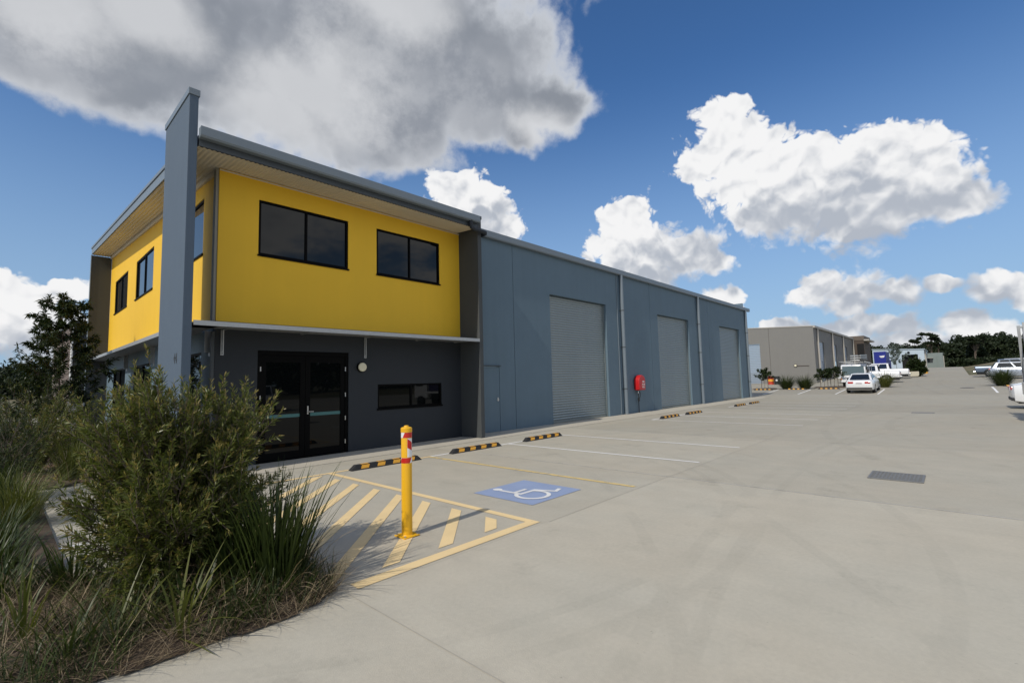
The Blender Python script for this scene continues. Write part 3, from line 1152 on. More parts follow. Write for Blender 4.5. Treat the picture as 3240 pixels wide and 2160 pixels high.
# red slanted pieces of the two bands, repeated round the post
for k in range(2):
    o_ = k*math.pi
    tape(cang+o_+R(-42), cang+o_+R(84), 1.060, 1.116, M_tape_red, R(24), RB+.0024, 16, 'red_tape')
    tape(cang+o_+R(-88), cang+o_+R(34), .787, .843, M_tape_red, R(26), RB+.0024, 16, 'red_tape')
tape(cang+R(8), cang+R(76), .850, 1.052, M_tape_white, 0, RB+.0012, 12, 'white_tape')
mb = MB()
rr = RB+.0024
for i in range(9):
    t = i/8
    a = cang + R(9+58*t)
    mb.v.append((bx_+rr*math.cos(a), by_+rr*math.sin(a), .952-.035*t))
    mb.v.append((bx_+rr*math.cos(a), by_+rr*math.sin(a), 1.050-.045*t))
for i in range(8):
    mb.f.append((2*i, 2*i+2, 2*i+3, 2*i+1))
mb.build('red_tape', M_tape_red, bo, smooth=True)

# wheel stops
def make_stop(label, loc, rz=0, group='rubber wheel stops at the bays'):
    t = thing('wheel_stop', label, 'wheel stop', loc, group, rz)
    L = 1.65
    pf = [(-.075, 0), (.075, 0), (.045, .10), (-.045, .10)]
    mb = MB()
    b0 = 0
    for x, k in ((-L/2, 1), (-L/2+.10, 1), (L/2-.10, 1), (L/2, 1)):
        for y, z in pf:
            zz = z if abs(abs(x)-L/2) > .01 else z*.12
            mb.v.append((x, y, zz))
    for i in range(3):
        for j in range(4):
            a, c = i*4+j, i*4+(j+1) % 4
            mb.f.append((a, a+4, c+4, c))
    mb.f += [(0, 1, 2, 3), (15, 14, 13, 12)]
    mb.build('rubber_body', M_rubber, t, local=True, bevel=.008)
    for k in range(4):
        xc = -.54 + k*.36
        m2 = MB()
        for s in (-1, 1):
            m2.hexa([(xc-.085, s*.0672, .021), (xc+.085, s*.0672, .021), (xc+.085, s*.069, .022), (xc-.085, s*.069, .022),
                     (xc-.055, s*.0475, .086), (xc+.115, s*.0475, .086), (xc+.115, s*.051, .088), (xc-.055, s*.051, .088)] if s < 0 else
                    [(xc-.085, s*.0672, .021), (xc-.085, s*.069, .022), (xc+.085, s*.069, .022), (xc+.085, s*.0672, .021),
                     (xc-.055, s*.0475, .086), (xc-.055, s*.051, .088), (xc+.115, s*.051, .088), (xc+.115, s*.0475, .086)])
        m2.box(xc-.05, xc+.11, -.034, .034, .099, .1025)
        m2.build('yellow_reflector', M_yellow_refl, t, local=True)
    return t


GS = 'black and yellow wheel stops along the building'
stops = [((5.50, 8.66), 'black rubber wheel stop with yellow patches at the accessible bay by the hatching'),
         ((8.02, 8.68), 'black and yellow wheel stop of the bay beside the accessible bay'),
         ((10.58, 8.66), 'black and yellow wheel stop second bay along from the accessible bay'),
         ((18.75, 8.62), 'black and yellow wheel stop near the fire hose reel on the side-door side'),
         ((21.15, 8.60), 'black and yellow wheel stop in front of the fire hose reel'),
         ((27.45, 8.60), 'black and yellow wheel stop just past the middle roller door'),
         ((29.95, 8.60), 'black and yellow wheel stop of the bay by the last roller door')]
for (x, y), lb in stops:
    make_stop(lb, (x, y, .002), 0, GS)
for (x, y), lb in [((48.7, 13.1), 'wheel stop in front of the staked sapling by the drums'), ((49.2, 10.5), 'wheel stop in front of the two wide grass clumps'),
                   ((49.5, 8.05), 'wheel stop in front of the pair of staked saplings'), ((51.9, -3.55), 'wheel stop behind the grass clump beside the silver hatchback')]:
    o = make_stop(lb, (x, y, ground_z(x)+.002), R(90), 'wheel stops at the planted kerb')

# storm drain grate
gr = thing('drain_grate', 'rectangular galvanised steel drain grate set in the concrete', 'drain grate', (9.63, .77, 0))
gx0, gx1, gy0, gy1 = 9.29, 9.97, .43, 1.10
box('pit', (gx0, gx1, gy0, gy1, .002, .004), mat('pit_dark', (.012, .012, .012), .9), gr)
mb = MB()
e = .03
mb.box(gx0, gx1, gy0, gy0+e, .004, .016).box(gx0, gx1, gy1-e, gy1, .004, .016).box(gx0, gx0+e, gy0+e, gy1-e, .004, .016).box(gx1-e, gx1, gy0+e, gy1-e, .004, .016)
M_grate = mat('weathered_grate_steel', (.20, .20, .195), .55, metal=.3, var=.2, vscale=20)
mb.build('frame', M_grate, gr)
n = 7
for k in range(n):
    x = gx0+e+(gx1-gx0-2*e)*(k+.5)/n
    box('bar', (x-.017, x+.017, gy0+e, gy1-e, .005, .014), M_grate, gr)
n = 13
for k in range(1, n):
    y = gy0+e+(gy1-gy0-2*e)*k/n
    box('cross_bar', (gx0+e, gx1-e, y-.009, y+.009, .004, .0125), M_grate, gr)
mh = MB().lathe([(.42, -.02), (.42, .008), (.40, .010)], 0, 0, 32).build('manhole_cover', mat('cast_iron', (.04, .04, .042), .7))
mh.location = (50.15, -.74, ground_z(50.15))
mh.rotation_euler = (0, -math.atan(.03), 0)
tag(mh, 'round dark manhole cover in the drive between the parked rows', 'manhole')
for i, (x, y) in enumerate(((24.64, .97),)):
    g2 = MB().box(-.34, .34, -.34, .34, -.02, .008).build('pit_lid', mat('concrete_lid', (.22, .215, .2), .85, var=.1))
    g2.location = (x, y, 0)
    tag(g2, 'square grey concrete pit lid flush with the drive', 'pit lid')

# ================================================================== garden beds
def poly_in(px, py, pts):
    ins = False
    j = len(pts)-1
    for i in range(len(pts)):
        xi, yi = pts[i]
        xj, yj = pts[j]
        if (yi > py) != (yj > py) and px < (xj-xi)*(py-yi)/(yj-yi)+xi:
            ins = not ins
        j = i
    return ins


BED = [(-4, 3.66), (.5, 3.68), (1.07, 3.63), (1.45, 3.61), (1.72, 3.66), (1.93, 3.80), (2.02, 4.05), (2.0, 4.7), (1.86, 5.2), (1.45, 5.5), (.9, 5.66), (.5, 5.8),
       (.42, 6.5), (.40, 11.2), (.6, 11.6), (1.4, 11.66), (2.9, 11.8), (2.9, 30), (-4, 30)]


def bed_dist(x, y):
    d = 9
    for (x0, y0), (x1, y1) in zip(BED, BED[1:]+BED[:1]):
        vx, vy = x1-x0, y1-y0
        t = max(0, min(1, ((x-x0)*vx+(y-y0)*vy)/(vx*vx+vy*vy)))
        d = min(d, math.hypot(x-x0-t*vx, y-y0-t*vy))
    return d


def bed_z(x, y):
    d = bed_dist(x, y)
    return .012 + .07*min(1, d/.35) + .03*noise.noise((x*3, y*3, 0))*min(1, d/.2)


def bed_grid(x0, x1, y0, y1, st):
    mb = MB()
    vid = {}

    def V(i, j):
        if (i, j) not in vid:
            x, y = x0+i*st, y0+j*st
            vid[(i, j)] = len(mb.v)
            mb.v.append((x, y, max(.008, bed_z(x, y))))
        return vid[(i, j)]
    for i in range(int(round((x1-x0)/st))):
        for j in range(int(round((y1-y0)/st))):
            if poly_in(x0+(i+.5)*st, y0+(j+.5)*st, BED):
                mb.f.append((V(i, j), V(i+1, j), V(i+1, j+1), V(i, j+1)))
    return mb


bed = bed_grid(-.6, 2.1, 3.5, 6.0, .05).build('garden_bed', M_soil, smooth=True)
tag(bed, kind='structure')
tag(bed_grid(-4, 3.0, 6.0, 30, .25).build('garden_bed', M_soil, smooth=True), kind='structure')

LF_green = leaf_mat('bottlebrush_leaf', (.060, .078, .016), (.150, .165, .042), .25, .36)
LF_tip = leaf_mat('bronze_new_leaf', (.20, .17, .050), (.34, .27, .10), .28, .4)
LF_tree = leaf_mat('dark_tree_leaf', (.016, .030, .010), (.045, .062, .020), .18, .42)
LF_strap = leaf_mat('strap_leaf', (.022, .036, .009), (.060, .082, .020), .20, .42)
LF_strap_y = leaf_mat('yellow_green_strap_leaf', (.055, .070, .014), (.16, .165, .040), .25, .42)
LF_dry = leaf_mat('dry_straw', (.070, .045, .026), (.42, .33, .21), .15, .7)
LF_far = leaf_mat('forest_leaf', (.012, .022, .009), (.030, .042, .016), .12, .6)
M_bark = mat('grey_brown_bark', (.11, .085, .065), .9, var=.3, vscale=12)
M_bark_pale = mat('pale_gum_bark', (.40, .36, .30), .8, var=.25, vscale=5)


def shrub(name, label, cat, c, rad, nb, twigs, nleaf, leafL, leafW, lmat, tmat=None, group=None, seed=1, low=.25, base=None, spread=.65, upbias=.5, tipfrac=.12, twigL=(.16, .34)):
    """woody shrub: stems from the base fan out to an uneven envelope and carry leafy twigs"""
    rs = np.random.default_rng(seed)
    cx, cy, cz = c
    rx, ry, rz = rad
    base = base or (cx, cy, 0)
    t = thing(name, label, cat, base, group)
    wood = MB()
    P, Dd, TP, TD = [], [], [], []
    for b in range(nb):
        # target on the envelope
        a = rs.uniform(0, 2*math.pi)
        el = math.asin(rs.uniform(-.92, 1.0))
        k = rs.uniform(.62, 1.04)
        k *= 1 + .10*math.sin(3*a+seed) + .08*math.sin(5*el*2+seed*2)
        tgt = np.array([cx+rx*k*math.cos(a)*math.cos(el), cy+ry*k*math.sin(a)*math.cos(el), cz+rz*k*math.sin(el)])
        tgt[2] = max(tgt[2], base[2]+.12)
        b0 = np.array(base)+np.array([rs.uniform(-.07, .07), rs.uniform(-.07, .07), 0])
        ctl = b0*.55+tgt*.45
        ctl[2] = b0[2]+(tgt[2]-b0[2])*.62
        ctl[:2] = b0[:2]+(tgt[:2]-b0[:2])*.30
        pts = []
        for i in range(9):
            s = i/8
            q = b0*(1-s)**2 + ctl*2*s*(1-s) + tgt*s*s
            q = q + rs.normal(size=3)*.012*(1 if 0 < i else 0)
            pts.append(q)
        wood.tube([tuple(q) for q in pts], [.013*(1-.82*i/8)*(rz/.9)**.5 for i in range(9)], 5, False)
        pts = np.array(pts)
        for w in range(twigs):
            s = rs.uniform(low, 1.0) if w else 1.0
            f = s*8
            i = min(int(f), 7)
            q = pts[i]+(pts[i+1]-pts[i])*(f-i)
            d = pts[i+1]-pts[i]
            d = d/np.linalg.norm(d)
            rd = rs.normal(size=3)
            dd = d*1.0+rd*spread*(0.35 if w == 0 else 1)+np.array([0, 0, upbias])
            dd = dd/np.linalg.norm(dd)
            Lt = rs.uniform(*twigL)
            e2 = q+dd*Lt+np.array([0, 0, .15*Lt])
            if e2[2] < base[2]+.06:
                e2[2] = base[2]+.06
            wood.tube([tuple(q), tuple((q+e2)/2+rs.normal(size=3)*.008), tuple(e2)], [.0035, .0028, .0015], 3, False)
            nl = nleaf
            ss = rs.uniform(.08, 1.0, nl)**.8
            pp = q+(e2-q)*ss[:, None]
            dv = rs.normal(size=(nl, 3))
            dv = dv-dd*(dv@dd)[:, None]
            dv = dv/np.linalg.norm(dv, axis=1, keepdims=True)
            dl = dd*.75+dv*.75
            tip = (ss > 1-tipfrac*2) & (rs.uniform(size=nl) < .6) if tmat else np.zeros(nl, bool)
            P.append(pp[~tip])
            Dd.append(dl[~tip])
            if tip.any():
                TP.append(pp[tip])
                TD.append(dd*1.0+dv[tip]*.45)
    wood.build('stems', M_bark, t)
    P = np.concatenate(P)
    Dd = np.concatenate(Dd)
    V, F = leaves(P, Dd, rs.uniform(leafL*.6, leafL*1.25, len(P)), rs.uniform(leafW*.8, leafW*1.2, len(P)))
    quads_mesh('foliage', V, F, lmat, t)
    if TP:
        P = np.concatenate(TP)
        Dd = np.concatenate(TD)
        V, F = leaves(P, Dd, rs.uniform(leafL*.4, leafL*.9, len(P)), rs.uniform(leafW*.7, leafW*1.0, len(P)))
        quads_mesh('new_growth', V, F, tmat, t)
    return t


shrub('bottlebrush_shrub', 'big bushy olive-green shrub with bronze tips in the garden bed by the hatching', 'shrub', (1.08, 4.88, .84), (.68, .64, .86), 200, 15, 38, .060, .0105,
      LF_green, LF_tip, None, 8, base=(1.08, 4.86, .05))
GL = 'shrubs massed in the far garden bed'
shrub('bottlebrush_shrub', 'rounded olive shrub in the far garden bed beneath the slender tree', 'shrub', (.55, 13.4, .85), (.8, .9, .72), 44, 10, 26, .075, .011, LF_green, LF_tip, GL, 11, base=(.55, 13.4, .05))
shrub('bottlebrush_shrub', 'dark low shrub at the edge of the far garden bed beside the flax clump', 'shrub', (.10, 10.9, .75), (.38, .9, .62), 36, 10, 26, .07, .010, LF_tree, LF_green, GL, 12, base=(.10, 10.9, .05))
shrub('bottlebrush_shrub', 'upright bronze-tipped shrub behind the flax clump, closest to the office wall', 'shrub', (1.35, 15.2, .75), (.75, .8, .65), 36, 10, 24, .08, .012, LF_green, LF_tip, GL, 13, base=(1.35, 15.2, .05))
shrub('bottlebrush_shrub', 'dull green shrub in the far bed at the foot of the slender tree', 'shrub', (.75, 18.0, 1.1), (.9, 1.0, .95), 40, 9, 22, .10, .015, LF_tree, LF_green, GL, 14, base=(.75, 18.0, .05))

# slender young tree
def young_tree(name, label, base, h, nlimb, seed, spread, lmat, leafL, leafW, nleaf, stake=False, group=None, trunk_r=.035, low=.12, up=.75):
    rs = np.random.default_rng(seed)
    t = thing(name, label, 'tree', base, group)
    wood = MB()
    bx, by, bz = base
    tp = [(bx, by, bz-.02)]
    for i in range(1, 9):
        s = i/8
        tp.append((bx+rs.normal()*.03*h/4+.05*s*h/4, by+rs.normal()*.03*h/4, bz+h*.96*s))
    wood.tube(tp, [trunk_r*(1-.85*i/8) for i in range(9)], 7)
    P, Dd = [], []
    for l in range(nlimb):
        s = low+(1-low)*(l+.5)/nlimb
        f = s*8
        i = min(int(f), 7)
        q = np.array(tp[i])+(np.array(tp[i+1])-np.array(tp[i]))*(f-i)
        a = l*2.4+rs.uniform(-.5, .5)
        Ln = spread*(1-.72*s)*rs.uniform(.75, 1.25)*(min(1, .35+s*2.2))
        d = np.array([math.cos(a), math.sin(a), up*rs.uniform(.6, 1.3)])
        d /= np.linalg.norm(d)
        e = q+d*Ln*1.2
        m_ = (q+e)/2+np.array([0, 0, -.04*Ln])
        wood.tube([tuple(q), tuple(m_), tuple(e)], [trunk_r*.35*(1-.5*s), trunk_r*.25*(1-.5*s), .004], 5)
        for k in range(7):
            ss = rs.uniform(.25, 1)
            p0 = q+(e-q)*ss
            dd = d+rs.normal(size=3)*.65
            dd[2] += .2
            dd /= np.linalg.norm(dd)
            Lt = Ln*rs.uniform(.25, .5)
            e2 = p0+dd*Lt
            wood.tube([tuple(p0), tuple(e2)], [.006, .003], 3)
            u = rs.uniform(.1, 1, nleaf)
            P.append(p0+(e2-p0)*u[:, None]+rs.normal(size=(nleaf, 3))*.01)
            dl = dd*.7+rs.normal(size=(nleaf, 3))*.55
            dl[:, 2] -= .35
            Dd.append(dl)
    wood.build('trunk', M_bark, t)
    P = np.concatenate(P)
    Dd = np.concatenate(Dd)
    V, F = leaves(P, Dd, rs.uniform(leafL*.6, leafL*1.3, len(P)), leafW*rs.uniform(.8, 1.2, len(P)), .15)
    quads_mesh('crown', V, F, lmat, t)
    if stake:
        for sx in (-.28, .28):
            MB().box(bx-.02, bx+.02, by+sx-.02, by+sx+.02, bz-.02, bz+1.05).build('stake', M_bark, t)
    return t


young_tree('young_tree', 'slender dark-leaved young tree in front of the office end pier', (1.20, 19.6, .06), 4.35, 46, 5, 1.35, LF_tree, .15, .034, 40)


# strap-leaved clumps
def clump(name, label, c, n, L, w, lean, curl, lm, seed, group=None, cat='plant', rad=.10, dry=.0):
    rs = np.random.default_rng(seed)
    x, y, z = c
    a0 = rs.uniform(0, 2*math.pi, n)
    rr = rad*np.sqrt(rs.uniform(0, 1, n))
    P = np.stack([x+rr*np.cos(a0), y+rr*np.sin(a0), np.full(n, z)], 1)
    az = a0+rs.normal(size=n)*.6
    le = np.abs(rs.normal(size=n))*lean*.5+lean*.35*(rr/rad)
    V, F = blades(P, az, le, L*rs.uniform(.55, 1.1, n), w*rs.uniform(.7, 1.25, n), curl*rs.uniform(.3, 1.4, n), 6, z-.02)
    if dry:
        t = thing(name, label, cat, c, group)
        quads_mesh('green_blades', V, F, lm, t)
        m = int(n*dry)
        a0 = rs.uniform(0, 2*math.pi, m)
        P = np.stack([x+rad*1.1*np.cos(a0), y+rad*1.1*np.sin(a0), np.full(m, z)], 1)
        V, F = blades(P, a0, rs.uniform(.5, 1.2, m), L*rs.uniform(.3, .75, m), w*.7*np.ones(m), rs.uniform(.5, 1.6, m), 6, z-.02)
        tag(quads_mesh('dry_blades', V, F, LF_dry, t), kind='stuff')
        return t
    o = quads_mesh(name, V - np.array(c), F, lm)
    o.location = c
    return tag(o, label, cat, group)


clump('flax_clump', 'tall dense dark green strap-leaf clump at the nose of the garden bed by the hatching', (1.58, 4.14, .04), 300, .98, .021, .32, .55, LF_strap, 21, dry=.20, rad=.20)
clump('flax_clump', 'thin dark strap-leaf clump beside the big shrub, half behind the tall clump', (1.36, 4.34, .06), 130, .80, .018, .42, .5, LF_strap, 22, rad=.12)
clump('strap_leaf_plant', 'yellow-green strap-leaf plant arching over the bed edge onto the concrete', (.88, 3.86, .05), 26, .60, .020, .95, .8, LF_strap_y, 23, rad=.06)
clump('strap_leaf_plant', 'dark green strap-leaf plant with upright blades just in front of the big shrub', (1.02, 4.05, .06), 26, .46, .024, .65, .8, LF_strap, 24, rad=.06)
clump('strap_leaf_plant', 'small green strap-leaf plant in the straw under the big shrub', (.66, 4.35, .06), 16, .36, .018, .9, .9, LF_strap_y, 25, rad=.05)
clump('strap_leaf_plant', 'dark strap-leaf plant where the bed runs along the drive, among dry straw', (.36, 4.02, .05), 26, .44, .018, .8, .8, LF_strap, 26, rad=.08)
clump('strap_leaf_plant', 'upright strap-leaf plant with light blades behind the bed edge', (.18, 4.45, .07), 22, .52, .020, .6, .8, LF_strap_y, 27, rad=.07)
clump('strap_leaf_plant', 'tiny dark strap-leaf plant at the bed edge below the tall clump', (1.24, 3.82, .05), 16, .34, .017, .8, .8, LF_strap, 28, rad=.05)
clump('strap_leaf_plant', 'small dark strap-leaf plant between the tall clump and the bed edge', (1.45, 3.86, .05), 18, .38, .016, .8, .8, LF_strap, 34, rad=.06)
clump('strap_leaf_plant', 'sprawling strap-leaf plant with drooping blades in the open straw', (.55, 4.05, .05), 20, .50, .018, 1.1, .6, LF_strap_y, 35, rad=.08)
clump('strap_leaf_plant', 'dull green strap-leaf plant against the skirt of the big shrub', (.82, 4.45, .06), 20, .42, .018, .8, .8, LF_strap, 36, rad=.07)
clump('flax_clump', 'wide dark green strap-leaf clump where the bed turns along the concrete bay', (.02, 6.35, .06), 260, .46, .015, .65, 1.0, LF_strap, 29, dry=.10, rad=.24)
clump('flax_clump', 'low dark strap-leaf clump at the back corner of the near bed', (.06, 5.45, .06), 200, .42, .014, .75, .9, LF_strap, 37, dry=.15, rad=.22)
clump('flax_clump', 'lush green strap-leaf clump beside the concrete bay, next to the fountain grass', (.04, 7.5, .06), 240, .46, .014, .7, 1.0, LF_strap, 38, rad=.24)
clump('fountain_grass', 'fine-bladed grass mound spilling over the concrete bay edge', (.20, 8.7, .05), 620, .85, .007, .75, 1.1, LF_strap_y, 30, rad=.24)
clump('flax_clump', 'pale flax clump at the far end of the concrete bay', (.98, 12.0, .05), 130, .92, .022, .35, .6, LF_strap_y, 31, dry=.15, rad=.14)
clump('flax_clump', 'dark grass clump between the fountain grass and the low shrub', (.05, 9.9, .05), 200, .75, .014, .6, .9, LF_strap, 32, rad=.24)
clump('strap_leaf_plant', 'green strap-leaf plant at the back of the bed, behind the big shrub', (.46, 5.30, .06), 70, .55, .018, .7, .9, LF_strap, 33, rad=.12)

# straw litter and twigs over the near bed
n = 4600
px = rng.uniform(-.3, 2.1, n*2)
py = rng.uniform(3.5, 5.7, n*2)
keep = np.array([poly_in(a, b, BED) for a, b in zip(px, py)])
px, py = px[keep][:n], py[keep][:n]
n = len(px)
zz = np.array([bed_z(a, b) for a, b in zip(px, py)])
P = np.stack([px, py, zz+rng.uniform(-.01, .035, n)], 1)
V, F = blades(P, rng.uniform(0, 2*math.pi, n), rng.uniform(.75, 1.55, n), rng.uniform(.06, .42, n), rng.uniform(.0014, .0050, n), rng.uniform(-.3, .9, n), 4, 0.004)
tag(quads_mesh('straw_litter', V, F, LF_dry), 'dry straw and fallen strap leaves covering the garden bed', 'straw', kind='stuff')
# low green grass coming up through the straw
n = 6500
px = rng.uniform(-.3, 2.0, n)
py = rng.uniform(3.55, 5.6, n)
keep = np.array([poly_in(a, b, BED) and noise.noise((a*2.2, b*2.2, 5)) > -.12 for a, b in zip(px, py)])
px, py = px[keep], py[keep]
n = len(px)
P = np.stack([px, py, np.array([bed_z(a, b) for a, b in zip(px, py)])], 1)
V, F = blades(P, rng.uniform(0, 2*math.pi, n), rng.uniform(.2, 1.1, n), rng.uniform(.08, .34, n), rng.uniform(.003, .010, n), rng.uniform(0, 1.3, n), 4, .004)
tag(quads_mesh('low_grass', V, F, LF_strap), 'low dark green grass growing through the straw of the garden bed', 'grass', kind='stuff')
# dry blades leaning over the bed rim
n = 420
tt = rng.uniform(0, 1, n)
rim = np.array(BED[1:9])
sg = rng.integers(0, len(rim)-1, n)
P = rim[sg]+(rim[sg+1]-rim[sg])*tt[:, None]
P = np.concatenate([P+rng.normal(size=(n, 2))*.03, np.full((n, 1), .02)], 1)
V, F = blades(P, rng.uniform(0, 2*math.pi, n), rng.uniform(.5, 1.4, n), rng.uniform(.08, .30, n), rng.uniform(.002, .006, n), rng.uniform(0, 1.4, n), 4, .004)
tag(quads_mesh('straw_fringe', V, F, LF_dry), 'dry straw fringe along the rim of the garden bed', 'straw', kind='stuff')
# mulch chips in the far bed
n = 2600
px = rng.uniform(.3, 2.8, n)
py = rng.uniform(11.5, 14.5, n)
keep = np.array([poly_in(a, b, BED) for a, b in zip(px, py)])
px, py = px[keep], py[keep]
P = np.stack([px, py, np.array([bed_z(a, b) for a, b in zip(px, py)])+.01], 1)
V, F = leaves(P, np.concatenate([rng.normal(size=(len(P), 2)), np.abs(rng.normal(size=(len(P), 1)))*.2], 1), .06, .02)
tag(quads_mesh('mulch_chips', V, F, leaf_mat('mulch_chip', (.09, .05, .03), (.24, .16, .10), 0.0, .9)), 'reddish bark mulch on the far garden bed', 'mulch', kind='stuff')
# a dead leaf on the drive
lf = MB().poly([(0, 0, .004), (.03, .014, .018), (.07, .004, .006), (.032, -.012, .014)]).build('fallen_leaf', mat('brown_leaf', (.09, .05, .03), .8))
lf.location = (1.52, 2.0, 0)
tag(lf, 'brown dead leaf lying on the bare concrete near the bed', 'leaf')

# ================================================================== vehicles
M_carwhite = mat('white_car_paint', (.74, .75, .76), .28, coat=.6)
M_carsilver = mat('silver_car_paint', (.36, .40, .46), .3, metal=.4, coat=.5)
M_carblue = mat('blue_grey_car_paint', (.12, .16, .22), .3, metal=.3, coat=.5)
M_cargrey = mat('grey_car_paint', (.20, .22, .24), .3, metal=.3, coat=.5)
M_tyre = mat('tyre_rubber', (.014, .014, .015), .8)
M_rim = mat('alloy_rim', (.42, .42, .43), .35, metal=.8)
M_carglass = mat('car_glass', (.012, .015, .018), .04, spec=.8)
M_taillight = mat('tail_light_lens', (.42, .012, .010), .2)
M_headlight = mat('head_light_lens', (.62, .64, .66), .12)
M_plastic = mat('dark_plastic', (.022, .022, .024), .6)
M_plate = mat('number_plate', (.55, .50, .52), .5)
M_chrome = mat('chrome', (.6, .6, .6), .15, metal=1.0)


def cut(mb, cutters, name):
    """subtract boxes / wheel-arch cylinders from a body and return the mesh"""
    me = bpy.data.meshes.new(name)
    me.from_pydata(mb.v, [], mb.f)
    me.update()
    o = bpy.data.objects.new('tmp_body', me)
    col.objects.link(o)
    tmp = []
    for cm in cutters:
        m2 = bpy.data.meshes.new('tmp')
        m2.from_pydata(cm.v, [], cm.f)
        bm = bmesh.new()
        bm.from_mesh(m2)
        bmesh.ops.recalc_face_normals(bm, faces=bm.faces)
        bm.to_mesh(m2)
        bm.free()
        c = bpy.data.objects.new('tmp_cut', m2)
        col.objects.link(c)
        md = o.modifiers.new('b', 'BOOLEAN')
        md.object = c
        md.operation = 'DIFFERENCE'
        md.solver = 'EXACT'
        tmp.append(c)
    dg = bpy.context.evaluated_depsgraph_get()
    out = bpy.data.meshes.new_from_object(o.evaluated_get(dg))
    out.name = name
    bpy.data.objects.remove(o)
    for c in tmp:
        bpy.data.objects.remove(c)
    return out


def wheel(t, x, y, r, w, side):
    s = 1 if side > 0 else -1
    prof = [(r*.62, -w/2), (r*.94, -w/2), (r, -w/2+.03), (r, w/2-.03), (r*.94, w/2), (r*.62, w/2)]
    mb = MB()
    mb.lathe(prof, 0, 0, 28)
    mb.v = [(x+a, y+c, r+b) for a, b, c in mb.v]
    wh = mb.build('wheel', M_tyre, t, local=True, smooth=True, sharp=40)
    mb = MB()
    yo = y+s*(w/2-.012)
    n = 5
    mb.tube([(x, yo-s*.03, r), (x, yo, r)], [r*.60, r*.60], 24)
    mb.build('hub', M_plastic, wh, local=True)
    mb = MB()
    for k in range(n):
        a = 2*math.pi*k/n+.3
        mb.tube([(x+r*.08*math.cos(a), yo+s*.012, r+r*.08*math.sin(a)), (x+r*.60*math.cos(a), yo+s*.008, r+r*.60*math.sin(a))], r*.085, 6)
    pts = [(x+r*.60*math.cos(2*math.pi*k/24), yo+s*.006, r+r*.60*math.sin(2*math.pi*k/24)) for k in range(25)]
    mb.tube(pts, r*.045, 6, False)
    mb.tube([(x, yo, r), (x, yo+s*.02, r)], r*.14, 12)
    mb.build('rim', M_rim, wh, local=True)


